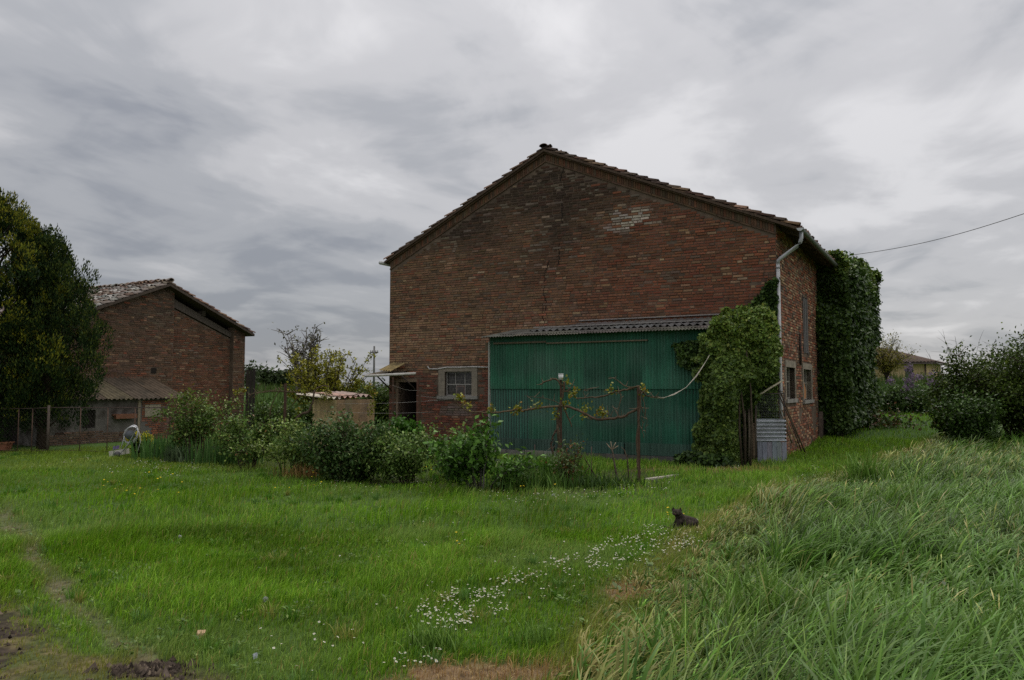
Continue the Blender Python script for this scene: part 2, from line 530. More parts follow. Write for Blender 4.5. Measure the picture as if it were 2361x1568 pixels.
def brick_verts(b, ox=True):
    x, z, l, h, p, c = b
    d = 0.005
    rt = random.uniform(-0.012, 0.012)
    V = []
    for (sx, sz) in ((-1, -1), (1, -1), (1, 1), (-1, 1)):
        V.append((sx * l / 2, 0.004, sz * h / 2 + rt * sx * l / 2))
    for (sx, sz) in ((-1, -1), (1, -1), (1, 1), (-1, 1)):
        V.append((sx * (l / 2 - d * random.uniform(0.4, 2)), -p - random.uniform(0, 0.003), sz * (h / 2 - d * random.uniform(0.4, 1.2)) + rt * sx * l / 2))
    Fc = [(4, 5, 6, 7), (0, 1, 5, 4), (1, 2, 6, 5), (2, 3, 7, 6), (3, 0, 4, 7)]
    return V, Fc
def lay_bricks(bl, parent, xf, n_single, score, mat_=None):
    """the n_single bricks with the best score become parts of their own, the rest one mesh; xf maps wall (x,y,z) to parent space (Matrix)"""
    mat_ = mat_ or M['brick']
    order = sorted(range(len(bl)), key=lambda i: -score(bl[i])) if n_single else []
    single = set(i for i in order[:n_single] if score(bl[i]) > 0)
    mb = MB()
    protos = {}
    for i, b in enumerate(bl):
        Vv, Fc = brick_verts(b)
        if i in single:
            key = (len(protos) if len(protos) < 60 else random.randrange(60))
            if key not in protos:
                t = MB()
                t.add([(v[0] / b[2], v[1], v[2] / b[3]) for v in Vv], Fc, b[5])
                o = t.build('brick', mat_, parent)
                protos[key] = o.data
            else:
                o = link('brick', protos[key], parent)
            o.matrix_local = xf @ Matrix.Translation((b[0], 0, b[1])) @ Matrix.Diagonal((b[2], 1, b[3], 1))
        else:
            off = [xf @ Vector((v[0] + b[0], v[1], v[2] + b[1])) for v in Vv]
            mb.add(off, Fc, b[5])
    mb.build('brick_courses', mat_, parent, 'stuff')
I4 = Matrix.Identity(4)
RED = [(0.225, 0.085, 0.052), (0.19, 0.078, 0.052), (0.26, 0.10, 0.06), (0.165, 0.072, 0.05), (0.215, 0.105, 0.072)]
BUFF = [(0.30, 0.21, 0.135), (0.26, 0.175, 0.11), (0.33, 0.25, 0.17), (0.28, 0.175, 0.12)]
BROWN = [(0.175, 0.105, 0.07), (0.15, 0.092, 0.062), (0.195, 0.115, 0.076), (0.135, 0.078, 0.054)]
GREY = [(0.10, 0.083, 0.067), (0.075, 0.062, 0.05), (0.125, 0.10, 0.08), (0.085, 0.06, 0.046), (0.16, 0.135, 0.11)]
def cj(c, j=0.11):
    f = random.gauss(1, j)
    return tuple(min(max(v * f * random.uniform(0.94, 1.06), 0.01), 0.9) for v in c)
def wpick(w):
    s = sum(w.values()); r = random.random() * s
    for k, v in w.items():
        r -= v
        if r <= 0:
            return k
    return k
def mixc(a, b, t):
    return tuple(p * (1 - t) + q * t for p, q in zip(a, b))
def nz(x, y, s, o):
    return mnoise.noise(Vector((x * s + o, y * s - o, o * 0.37)))

# ------------------------------------------------------------------ the brick barn
ANG = R(29.5)
C0 = at(1796, 893, 17.6); C0.z = 0
BX = Vector((math.cos(ANG), -math.sin(ANG), 0))     # along the front wall, to the right
BY = Vector((math.sin(ANG), math.cos(ANG), 0))      # back along the side wall
def bl_(p):
    q = p - C0
    return Vector((q.dot(BX), q.dot(BY), q.z))
def bfront(x, y, off=0.0):      # pixel to barn-local point on the front plane (off = metres in front)
    return bl_(onplane(x, y, C0 - BY * off, BY))
def bside(x, y, off=0.0):
    return bl_(onplane(x, y, C0 + BX * off, BX))
def bw(p):
    return C0 + BX * p[0] + BY * p[1] + Vector((0, 0, p[2]))
WB = -bfront(898, 800).x
APX = bfront(1259, 345)
EVR = bfront(1840, 524, 0.1)
EVL = bfront(886, 604, 0.1)
RIDGE_X, RIDGE_Z = APX.x, APX.z - 0.02
SLR = (RIDGE_Z - EVR.z) / (EVR.x - RIDGE_X)
SLL = (RIDGE_Z - EVL.z) / (RIDGE_X - EVL.x)
print('barn', WB, APX, EVR, EVL, SLR, SLL)
def roofz(x):
    return RIDGE_Z - (SLR * (x - RIDGE_X) if x > RIDGE_X else SLL * (RIDGE_X - x))
BL = 17.0
barn = thing('brick_barn', 'large old red brick barn with a broad gable and tiled roof', 'barn', C0, -ANG)
d0, d1 = bfront(919, 881), bfront(961, 1000)
w0, w1 = bfront(1026, 857), bfront(1088, 913)
DOOR = (d0.x, d1.x, 0.02, d0.z)
WIN = (w0.x, w1.x, w1.z, w0.z)
so0, so1 = bfront(1012, 846), bfront(1101, 918)
BASE = -0.15
def wall_boxes(mb, x0, x1, z0, z1, holes, y0, y1):
    xs_ = sorted(set([x0, x1] + [h[0] for h in holes] + [h[1] for h in holes]))
    for a, b in zip(xs_[:-1], xs_[1:]):
        if b - a < 1e-4:
            continue
        zs = [z0]
        for h in sorted(holes, key=lambda h: h[2]):
            if h[0] <= a + 1e-5 and h[1] >= b - 1e-5:
                zs += [h[2], h[3]]
        zs.append(z1)
        for i in range(0, len(zs), 2):
            if zs[i + 1] - zs[i] > 1e-3:
                mb.box(a, b, y0, y1, zs[i], zs[i + 1])
zE = min(roofz(-WB), roofz(0)) - 0.25
mb = MB()
wall_boxes(mb, -WB, 0, BASE, zE, [DOOR, WIN], 0, 0.3)
mb.prism([(-WB, zE), (0, zE), (0, roofz(0) - 0.06), (RIDGE_X, RIDGE_Z - 0.06), (-WB, roofz(-WB) - 0.06)], 0, 0.3)
fw = mb.build('front_wall', M['mortar'], barn)
def rect_in(h, x, z, m=0.0):
    return h[0] - m < x < h[1] + m and h[2] - m < z < h[3] + m
SUR = (so0.x, so1.x, so1.z - 0.09, so0.z)
def in_front(x, z):
    if z > roofz(x) - 0.36 or rect_in(DOOR, x, z, 0.07) or rect_in(SUR, x, z):
        return False
    return True
GP_ = bfront(1052, 945); GPX, GPZ = GP_.x, GP_.z
def front_col(x, z):
    # zones as on the wall: grey lichen high under the ridge, rosy with buff bricks low right, tan brown left
    n1_, n2_, n3_ = nz(x, z, 0.6, 3.1), nz(x * .5, z * 1.6, 2.0, 7.7), nz(x * .45, z * 2.2, 3.2, 9.2)
    hi = float(ss(-.25, 1.1, (z - 4.3) / 1.8 + .6 * n1_ + .35 * n2_ - abs(x - RIDGE_X - .2) * .13))
    u = (x + WB) / WB
    red = float(ss(.35, .85, u + .35 * n1_ + .15 * n2_))
    zone = mixc((.185, .118, .074), (.19, .08, .05), red)
    tan = max(0, 1 - abs(z - 2.95 - .3 * n1_) / 1.1) * max(0, 1 - u * 1.15) * (.75 + n2_)
    zone = mixc(zone, (.31, .21, .135), max(0, min(.85, tan * 1.2)))
    if z < 2.0 + .25 * n1_:
        zone = mixc((.15, .062, .046), (.19, .10, .07), max(0, n3_))
    zone = mixc(zone, (.042, .033, .027), hi * .95)
    c = zone
    r_ = random.random()
    pb = .045 + .11 * red * max(0, 1 - abs(z - 3.9) / 1.6) + .05 * max(0, n3_)
    if r_ < pb * (1 - .7 * hi):
        c = mixc(zone, random.choice(BUFF), random.uniform(.5, .95))
    elif r_ < pb + .22:
        c = mixc(zone, random.choice(RED), random.uniform(.3, .8) * (1 - .8 * hi))
    elif r_ < pb + .42:
        c = mixc(zone, random.choice(GREY), random.uniform(.3, .8) * (1 - .6 * hi))
    if hi > .4 and random.random() < .14 * (1 + n3_):
        c = mixc(c, (.2, .18, .15), .55)
    wp = 1.15 - math.hypot((x + 3.5) / .62, (z - 5.86) / .34) + .9 * n2_ + .5 * n3_
    if wp > 0:
        c = mixc(c, (.46, .44, .40), min(.92, wp * 1.7) * random.uniform(.6, 1))
    wp = 1 - math.hypot((x + 1.5) / .26, (z - 6.05) / .2)
    if wp > 0:
        c = mixc(c, (.19, .185, .15), min(.9, wp * 3))
    wp = 1.1 - math.hypot((x - GPX) / .5, (z - GPZ) / .2) + .7 * n2_
    if wp > 0:
        c = mixc(c, (.18, .165, .15), min(.75, wp * 1.6))
    return cj(c, .085 + .05 * n3_ * n3_)
bl = brick_field(-WB, 0, BASE, RIDGE_Z, in_front, front_col)
shed_hide = lambda x, z: z < 3.5 and x > -6.2
def fscore(b):
    P = bw((b[0], 0, b[1]))
    if shed_hide(b[0], b[1]) or (b[0] > -1.25 and b[1] < 4.6) or b[1] < 1.0:
        return -1
    return b[2] / (P - EYEV).length_squared
lay_bricks(bl, fw, I4, 300, fscore)
print('front bricks', len(bl))

# side wall (local x = 0 plane), plane coords: u along +y
s1a, s1b = bside(1811, 846), bside(1833, 919)
s2a, s2b = bside(1851, 851), bside(1871, 921)
sl0, sl1 = bside(1850, 683), bside(1862, 816)
UEND = bside(1886, 900).y
print('side', s1a, s1b, s2a, s2b, sl0, sl1, UEND)
SW1 = (s1a.y, s1b.y, s1b.z, s1a.z)
SW2 = (s2a.y, s2b.y, s2b.z, s2a.z)
SLT = (sl0.y, sl1.y, sl1.z, sl0.z)
ARCH0, ARCH1, ARCHZ = UEND, UEND + 2.6, 2.3
sm = Matrix(((0, -1, 0, 0), (1, 0, 0, 0), (0, 0, 1, 0), (0, 0, 0, 1)))   # wall x->u(+y), wall -y -> +x
mb = MB()
zs_ = roofz(0) - 0.06
t = MB()
wall_boxes(t, 0.3, BL, BASE, zs_, [SW1, SW2, SLT, (ARCH0, ARCH1, BASE, ARCHZ)], 0, 0.3)
# arch haunch filling the upper corners of the portico opening
N_ = 8
for i in range(N_):
    a0, a1 = ARCH0 + 1.3 * i / N_, ARCH0 + 1.3 * (i + 1) / N_
    h = 1 - math.sqrt(max(0, 1 - (1 - (i + 0.5) / N_) ** 2))
    t.box(a0, a1, 0.01, 0.29, ARCHZ - 1.2 * h, ARCHZ + 0.002)
t.v = [tuple(sm @ Vector(v)) for v in t.v]
sw = t.build('side_wall', M['mortar'], barn)
def in_side(x, z):
    if z > zs_ - 0.02 or x > UEND - 0.02 + 0.25 * ss(0, 1.6, z - 2.2):
        return False
    for h in (SW1, SW2):
        if rect_in((h[0] - 0.1, h[1] + 0.1, h[2] - 0.12, h[3] + 0.2), x, z):
            return False
    if rect_in(SLT, x, z, 0.05):
        return False
    if nz(x, z, 0.9, 2.0) > 0.33 and z < 1.1:
        return False
    return True
def side_col(x, z):
    n2_ = nz(x, z, 1.6, 5.5)
    w = {'g': 0.25 + max(0, n2_), 'r': 1.0, 'b': 0.5, 'f': 0.65 + 0.3 * n2_}
    return cj(random.choice({'g': GREY, 'r': RED, 'b': BROWN, 'f': BUFF}[wpick(w)]), 0.2)
bl = brick_field(0.0, UEND + 0.4, BASE, zs_, in_side, side_col)
lay_bricks(bl, sw, sm, 0, None)
# back and left walls
mb = MB()
mb.box(-WB + 0.002, -WB + 0.3, 0.3, BL - 0.3, BASE, roofz(-WB) - 0.06)
mb.build('left_wall', M['mortar'], barn)
mb = MB()
mb.prism([(-WB, BASE), (0, BASE), (0, roofz(0) - 0.06), (RIDGE_X, RIDGE_Z - 0.06), (-WB, roofz(-WB) - 0.06)], BL - 0.3, BL)
mb.build('back_wall', M['mortar'], barn)
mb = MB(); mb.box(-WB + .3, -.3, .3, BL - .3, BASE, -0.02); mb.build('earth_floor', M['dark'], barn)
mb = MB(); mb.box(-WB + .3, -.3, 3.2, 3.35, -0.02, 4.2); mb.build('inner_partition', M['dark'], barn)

# roof deck, verge cornice, tiles
mb = MB()
yv = -0.14
for (xa, xb) in ((RIDGE_X, EVR.x - 0.03), (EVL.x + 0.03, RIDGE_X)):
    za, zb = roofz(xa), roofz(xb)
    mb.add([(xa, yv, za - .06), (xb, yv, zb - .06), (xb, BL + .2, zb - .06), (xa, BL + .2, za - .06), (xa, yv, za), (xb, yv, zb), (xb, BL + .2, zb), (xa, BL + .2, za)],
           [(0, 3, 2, 1), (4, 5, 6, 7), (0, 1, 5, 4), (1, 2, 6, 5), (2, 3, 7, 6), (3, 0, 4, 7)], (0.10, 0.07, 0.05))
roof = mb.build('roof', M['wood'], barn)
def tile_mesh(l=0.42, r0=0.095, r1=0.075, h=0.075, inv=False):
    V, Fc = [], []
    n = 6
    for j, (y, r) in enumerate(((0, r0), (l, r1))):
        for k in range(n + 1):
            a = math.pi * k / n
            V.append((r * math.cos(a), y, h * math.sin(a) * r / r0 + (0.03 if j == 0 else 0.0)))
    for k in range(n):
        Fc.append((k, k + 1, n + 2 + k, n + 1 + k))
    # lip thickness at the lower end
    b = len(V)
    for k in range(n + 1):
        a = math.pi * k / n
        V.append(((r0 - 0.016) * math.cos(a), 0.0, (h - 0.016) * math.sin(a) + 0.03))
    for k in range(n):
        Fc.append((k + 1, k, b + k, b + k + 1))
    return V, Fc
TV, TF = tile_mesh()
TILECOL = [(0.2, 0.115, 0.075), (0.155, 0.09, 0.062), (0.24, 0.14, 0.09), (0.12, 0.085, 0.065), (0.27, 0.175, 0.125)]
def lay_tiles(parent, x_ridge, z_ridge, x_eave, slope, y0, y1, n_single_cols, cols, protos, over=0.0, sgn=1, bulk=True):
    """rows run down the slope from the ridge; columns step along the ridge (y)"""
    ln = abs(x_eave - x_ridge)
    L_ = math.hypot(ln, ln * slope)
    expo = 0.30
    nr = int(L_ / expo) + 1
    ncol = int((y1 - y0) / 0.21)
    ang = math.atan(slope)
    mb_ = MB()
    for c in range(ncol):
        y = y0 + 0.1 + c * 0.21
        jx = random.uniform(-0.04, 0.04)
        for r_ in range(nr):
            d = L_ - r_ * expo + jx + random.uniform(-0.03, 0.03)   # distance of the tile's low end from the ridge
            if d < 0.1:
                continue
            x = x_ridge + sgn * d * math.cos(ang)
            z = z_ridge - d * math.sin(ang) + 0.012 + random.uniform(0, 0.02)
            yaw = random.gauss(0, 0.05)
            m_ = Matrix.Translation((x, y + random.uniform(-.015, .015), z)) @ Matrix.Rotation(R(90) * sgn + yaw, 4, 'Z') @ Matrix.Rotation(ang - 0.05, 4, 'X')
            if c < n_single_cols:
                k = random.randrange(len(protos))
                o = link('roof_tile', protos[k], parent)
                o.matrix_local = m_
            elif bulk:
                mb_.add([m_ @ Vector(v) for v in TV], TF, cj(random.choice(cols), 0.22), True)
    if mb_.v:
        mb_.build('roof_tiles', M['tile'], parent, 'stuff')
def tile_protos(cols, n=14):
    out_ = []
    for i in range(n):
        t = MB(); t.add(TV, TF, cj(random.choice(cols), 0.22), True)
        me = bpy.data.meshes.new('roof_tile'); me.from_pydata(t.v, [], t.f)
        me.polygons.foreach_set('use_smooth', t.sm)
        a = me.color_attributes.new('Col', 'FLOAT_COLOR', 'POINT')
        c = np.ones((len(t.v), 4), np.float32); c[:, :3] = np.array(t.c); a.data.foreach_set('color', c.ravel())
        me.materials.append(M['tile']); out_.append(me)
    return out_
TP = tile_protos(TILECOL)
lay_tiles(roof, RIDGE_X, RIDGE_Z, EVR.x, SLR, yv, BL, 6, TILECOL, TP, sgn=1)
lay_tiles(roof, RIDGE_X, RIDGE_Z, EVL.x, SLL, yv, BL, 3, TILECOL, TP, sgn=-1)
# ridge caps
for k in range(12):
    o = link('ridge_tile', TP[k % len(TP)], roof)
    o.matrix_local = Matrix.Translation((RIDGE_X + random.uniform(-.02, .02), yv - 0.05 + k * 0.34, RIDGE_Z + 0.03 + random.uniform(0, .02))) @ Matrix.Diagonal((1.3, 1, .9, 1))
# cornice under the verge: soldier bricks between two thin mouldings
def sloped(mbx, xa, xb, zoff0, zoff1, y0, y1, col):
    a, b = roofz(xa), roofz(xb)
    mbx.add([(xa, y0, a + zoff0), (xb, y0, b + zoff0), (xb, y1, b + zoff0), (xa, y1, a + zoff0), (xa, y0, a + zoff1), (xb, y0, b + zoff1), (xb, y1, b + zoff1), (xa, y1, a + zoff1)],
            [(0, 3, 2, 1), (4, 5, 6, 7), (0, 1, 5, 4), (1, 2, 6, 5), (2, 3, 7, 6), (3, 0, 4, 7)], col)
mb = MB()
x = -WB + 0.02
while x < -0.03:
    w_ = random.uniform(0.055, 0.066)
    xe = min(x + w_, -0.005)
    if not (x < RIDGE_X < xe):
        n2_ = nz(x, 1, 1.5, 4)
        c = cj(mixc((.085, .062, .042), random.choice(BROWN + RED + GREY), .3), 0.1)
        sloped(mb, x, xe - 0.006, -0.27, -0.10, -0.02 - random.uniform(0, .008), 0.005, c)
    x = xe + 0.003
mb.build('cornice_bricks', M['brick'], barn, 'stuff')
mb = MB()
for a, b in ((-WB, RIDGE_X), (RIDGE_X, 0.0)):
    n = 22
    for i in range(n):
        xa, xb = a + (b - a) * i / n, a + (b - a) * (i + 1) / n
        sloped(mb, xa + .004, xb - .004, -0.315 + random.uniform(-.006, .006), -0.275, -0.03, 0.004, cj((0.11, 0.075, 0.054), .1))
        sloped(mb, xa + .003, xb - .003, -0.095, -0.064, -0.085, 0.004, cj((0.11, 0.08, 0.06), .12))
mb.build('cornice', M['brick'], barn)
# rafters under the right eave
for k in range(14):
    y = 0.4 + k * 0.85
    mb = MB(); sloped(mb, 0.003, EVR.x - 0.06, -0.15, -0.062, y, y + 0.09, (0.10, 0.075, 0.055)); mb.build('rafter_end', M['wood'], barn)
# gutter and downpipe
gx, gz = EVR.x + 0.05, EVR.z - 0.03
mb = MB()
V_, F_ = [], []
n = 8
for j, y in enumerate((yv - 0.03, 3, 6, 9, 12, BL)):
    for rr in (0.07, 0.064):
        for k in range(n + 1):
            a = math.pi + math.pi * k / n
            V_.append((gx + rr * math.cos(a), y, gz + rr * math.sin(a)))
st = 2 * (n + 1)
for j in range(5):
    for q in range(2):
        for k in range(n):
            a = j * st + q * (n + 1) + k
            F_.append((a, a + 1, a + 1 + st, a + st))
mb.add(V_, F_, (0.14, 0.145, 0.145), True)
mb.add([(gx + 0.07 * math.cos(math.pi + math.pi * k / n), yv - 0.032, gz + 0.07 * math.sin(math.pi + math.pi * k / n)) for k in range(n + 1)], [tuple(range(n + 1))], (0.62, 0.63, 0.63))
mb.build('gutter', M['zinc'], barn)
mb = MB()
pb = [(gx - .005, 0.02, gz - .05), (gx - .005, 0.02, gz - .2), (gx - .03, 0.0, gz - .3), (gx - .09, -.02, gz - .38), (0.12, -.05, gz - .62), (0.055, -.06, gz - .68), (0.045, -.06, gz - .78)]
mb.tube(pb, 0.045, 8, (0.42, 0.43, 0.44))
zz0 = gz - .76
mb.tube([(0.045, -.06, zz0), (0.045, -.06, 2.1), (0.047, -.062, 1.2), (0.05, -.06, 0.45)], 0.044, 8, (0.5, 0.5, 0.49))
for zc in (zz0 - .1, 3.0, 1.55):
    mb.tube([(0.045, -.06, zc), (0.045, -.06, zc + .03)], 0.052, 8, (0.22, 0.22, 0.22))
mb.build('downpipe', M['zinc'], barn)
mb = MB()
mb.tube([(EVL.x - 0.06, -0.22, EVL.z - .03), (EVL.x - 0.06, BL, EVL.z - .03)], 0.06, 8, (0.6, 0.6, 0.58))
mb.build('gutter', M['zinc'], barn)

# front window
def window(parent, h, surround, mtx, rows, bars_up, bars_lo, sill_drop=0.09, deep=0.12, frame_col=(0.34, 0.31, 0.26), name='window'):
    x0, x1, z0, z1 = h
    mbs = MB()
    sx0, sx1, sz1 = surround
    mbs.box(sx0, x0, -0.02, deep, z0 - 0.001, z1)
    mbs.box(x1, sx1, -0.02, deep, z0 - 0.001, z1)
    mbs.box(sx0, sx1, -0.023, deep, z1, sz1)
    mbs.c = [(0.31, 0.265, 0.205)] * len(mbs.v)
    mbs.v = [tuple(mtx @ Vector(v)) for v in mbs.v]
    wn_ = mbs.build(name, M['concrete'], parent)
    t = MB(); t.box(sx0 - 0.03, sx1 + 0.03, -0.06, deep, z0 - sill_drop, z0, (0.30, 0.28, 0.25))
    t.v = [tuple(mtx @ Vector(v)) for v in t.v]; t.build('sill', M['concrete'], wn_)
    t = MB()
    f = 0.03
    yy0, yy1 = deep - 0.045, deep - 0.005
    t.box(x0 + .002, x0 + f, yy0, yy1, z0 + .002, z1 - .002); t.box(x1 - f, x1 - .002, yy0, yy1, z0 + .002, z1 - .002)
    t.box(x0 + f, x1 - f, yy0, yy1, z1 - f, z1 - .002); t.box(x0 + f, x1 - f, yy0, yy1, z0 + .002, z0 + f)
    zm = z0 + (z1 - z0) * rows
    t.box(x0 + f, x1 - f, yy0 + .004, yy1, zm - .015, zm + .015)
    for q in bars_up:
        xx = x0 + (x1 - x0) * q
        t.box(xx - .011, xx + .011, yy0 + .006, yy1, zm + .015, z1 - f)
    for q in bars_lo:
        xx = x0 + (x1 - x0) * q
        t.box(xx - .011, xx + .011, yy0 + .006, yy1, z0 + f, zm - .015)
    t.c = [frame_col] * len(t.v)
    t.v = [tuple(mtx @ Vector(v)) for v in t.v]
    t.build('sash', M['paint'], wn_)
    def panes(lo, hi, bars):
        xs_ = [x0 + f] + [x0 + (x1 - x0) * q for q in bars] + [x1 - f]
        for a, b in zip(xs_[:-1], xs_[1:]):
            p = MB(); p.box(a + .003, b - .003, yy0 + .022, yy0 + .026, lo, hi)
            p.v = [tuple(mtx @ Vector(v)) for v in p.v]
            p.build('pane', M['glass'], wn_)
    panes(zm + .016, z1 - f - .001, bars_up)
    panes(z0 + f + .001, zm - .016, bars_lo)
    return wn_
wf = window(barn, WIN, (so0.x, so1.x, so0.z), I4, 0.47, (0.34, 0.69), (0.37, 0.70), frame_col=(0.36, 0.34, 0.31))
t = MB(); wx = WIN[1] - WIN[0]; wz = WIN[3] - WIN[2]
t.box(WIN[0] + wx * .38, WIN[0] + wx * .69, 0.062, 0.07, WIN[2] + wz * .06, WIN[2] + wz * .42, (0.2, 0.13, 0.11))
t.box(WIN[0] + wx * .41, WIN[0] + wx * .66, 0.056, 0.061, WIN[2] + wz * .09, WIN[2] + wz * .38, (0.09, 0.075, 0.07))
t.build('patched_pane', M['paint'], wf)
window(barn, SW1, (SW1[0] - .09, SW1[1] + .09, SW1[3] + .16), sm, 0.55, (0.5,), (0.5,), deep=0.16)
w2 = window(barn, SW2, (SW2[0] - .09, SW2[1] + .09, SW2[3] + .16), sm, 0.55, (0.5,), (0.5,), deep=0.16)
t = MB()
u0 = SW2[0]
pts = [(u0 + .0, SW2[2] + .12), (u0 + .3, SW2[2] + .03), (u0 + .55, SW2[2] + .04), (u0 + .6, SW2[2] + .25), (u0 + .35, SW2[2] + .42), (u0 + .05, SW2[2] + .6)]
t.prism(pts, 0.02, 0.035, (0.42, 0.2, 0.09)); t.v = [tuple(sm @ Vector(v)) for v in t.v]
t.build('broken_terracotta_piece', M['terracotta'], w2)
# tall narrow shuttered opening
mb = MB(); u0, u1, z0, z1 = SLT
for k in range(4):
    a, b = u0 + (u1 - u0) * k / 4, u0 + (u1 - u0) * (k + 1) / 4
    t = MB(); t.box(a + .008, b - .008, -0.01 - 0.012 * (k % 2), 0.03, z0 + .01, z1 - random.uniform(.01, .05), (0.15, 0.14, 0.135))
    t.v = [tuple(sm @ Vector(v)) for v in t.v]; t.build('shutter_board', M['wood'], barn)
mb.box(u0 - .08, u0, -0.02, .1, z0 - .05, z1 + .03, (0.1, .08, .07)); mb.box(u1, u1 + .08, -0.02, .1, z0 - .05, z1 + .03, (0.12, .10, .09))
mb.v = [tuple(sm @ Vector(v)) for v in mb.v]; mb.build('shutter_frame', M['wood'], barn)
a_, b_ = bside(1840, 770), bside(1843, 842)
mb = MB(); mb.tube([(0.05, a_.y, a_.z), (0.05, a_.y, b_.z)], 0.03, 6, (0.06, 0.05, 0.045)); mb.build('iron_tie_bar', M['rust'], barn)
# plastered pier stub beside the portico
mb = MB(); mb.prism([(ARCH0 - .25, BASE), (ARCH0 + .55, BASE), (ARCH0 + .5, .5), (ARCH0 + .28, .8), (ARCH0 - .05, .95), (ARCH0 - .2, .75)], -0.12, -0.02, (0.16, 0.12, 0.095))
mb.v = [tuple(sm @ Vector(v)) for v in mb.v]; mb.build('plaster_pier', M['plaster'], barn)
# door: timber frame with a plank leaf standing ajar inside
mb = MB(); x0, x1, z0, z1 = DOOR
mb.box(x0 - .07, x0, -.03, .2, 0, z1 + .08, (0.24, .17, .12)); mb.box(x1, x1 + .07, -.03, .2, 0, z1 + .08, (0.17, .085, .06)); mb.box(x0, x1, -.03, .2, z1, z1 + .08, (0.22, .16, .11))
dr = mb.build('door_frame', M['wood'], barn)
for k in range(4):
    t = MB(); t.box(x0 + .02, x0 + .06, 0.22 + k * .19, 0.40 + k * .19, 0.05, z1 - .03, cj((0.06, .045, .035))); t.build('door_plank', M['wood'], dr)
# conduit above the window
mb = MB()
pc = [bfront(q[0], q[1], 0.03) for q in ((986, 845), (990, 851), (1010, 851), (1030, 847), (1060, 847), (1090, 846), (1129, 847))]
mb.tube(pc, 0.018, 6, (0.55, 0.53, 0.5)); mb.build('conduit', M['paint'], barn)

# crack and a few dark putlog holes
mb = MB()
for (a, b) in (((1300, 372), 8), ((1296, 470), 8), ((1290, 560), 9), ((1266, 600), 9), ((1256, 660), 10), ((1254, 700), 8)):
    p = bfront(*a)
    x, z = p.x, p.z
    for k in range(b):
        mb.box(x - .005 - random.uniform(0, .008), x + .004 + random.uniform(0, .008), -0.019, 0.0, z - .06, z + .002, (0.05, 0.04, 0.032))
        z -= 0.065; x += random.uniform(-.04, .035)
mb.build('crack', M['dark'], barn)

# ------------------------------------------------------------------ canopy over the barn door
ca0, ca1 = bfront(905, 858), bfront(985, 858)
cy_ = 0.9
canopy = thing('door_canopy', 'small sheet canopy with a white gutter pipe above the dark barn doorway', 'canopy', bw((0.5 * (ca0.x + ca1.x), 0, 0)), -ANG)
ox = 0.5 * (ca0.x + ca1.x)
def corr(n_w, pitch, amp, length, tilt=0.0, segs=2, sag=0.0, samples=6, ragged=0.0, thick=0.004):
    """corrugated sheet: waves along x, length along +y; returns verts, faces (double sided skin)"""
    nx_ = n_w * samples + 1
    V_, F_ = [], []
    rag = [random.uniform(-ragged, ragged) for _ in range(nx_)]
    for j in range(segs + 1):
        for i in range(nx_):
            x = i / samples * pitch
            y = length * j / segs + (rag[i] if j == 0 else 0)
            V_.append((x, y, amp * math.sin(2 * math.pi * i / samples) + sag * math.sin(math.pi * j / segs)))
    n = len(V_)
    V_ += [(v[0], v[1], v[2] - thick) for v in V_]
    for j in range(segs):
        for i in range(nx_ - 1):
            a = j * nx_ + i
            F_.append((a, a + 1, a + nx_ + 1, a + nx_))
            F_.append((n + a + 1, n + a, n + a + nx_, n + a + nx_ + 1))
    b0 = len(V_)
    for base_ in (0, segs * nx_):
        b0 = len(V_)
        V_ += [V_[base_ + i] for i in range(nx_)] + [V_[n + base_ + i] for i in range(nx_)]
        for i in range(nx_ - 1):
            F_.append((b0 + i + 1, b0 + i, b0 + nx_ + i, b0 + nx_ + i + 1))
    return V_, F_
V_, F_ = corr(9, 0.1, 0.018, 1.0, segs=3)
zc = ca0.z + 0.0
def T_(mat4, V_):
    return [mat4 @ Vector(v) for v in V_]
mb = MB(); mb.add(T_(Matrix.Translation((ca0.x - ox - 0.35, -0.95, zc - 0.12)) @ Matrix.Rotation(R(9), 4, 'X'), V_), F_, (0.17, 0.14, 0.1), True)
mb.build('canopy_sheet', M['oldroof'], canopy)
V_, F_ = corr(5, 0.1, 0.02, 0.62, segs=2)
p = bfront(903, 853)
mb = MB(); mb.add(T_(Matrix.Translation((p.x - ox + 0.02, -0.62, p.z - 0.02)) @ Matrix.Rotation(R(22), 4, 'X') @ Matrix.Rotation(R(-8), 4, 'Z'), V_), F_, (0.42, 0.32, 0.15), True)
mb.build('yellowed_sheet', M['oldroof'], canopy)
mb = MB()
pa, pb_ = bfront(842, 867, 1.0), bfront(958, 861, 1.0)
mb.tube([(pa.x - ox, -1.0, pa.z), (pb_.x - ox, -1.0, pb_.z)], 0.036, 10, (0.68, 0.65, 0.58)); mb.build('gutter_pipe', M['paint'], canopy)
mb = MB()
for q in ((905, 862, 890), (962, 862, 890)):
    a = bfront(q[0], q[1]); b = bfront(q[0] + 12, q[2])
    mb.tube([(a.x - ox, -.8, a.z - .02), (a.x - ox, -.02, b.z - .15)], 0.022, 5, (0.1, 0.08, 0.07))
mb.build('brace', M['wood'], canopy)

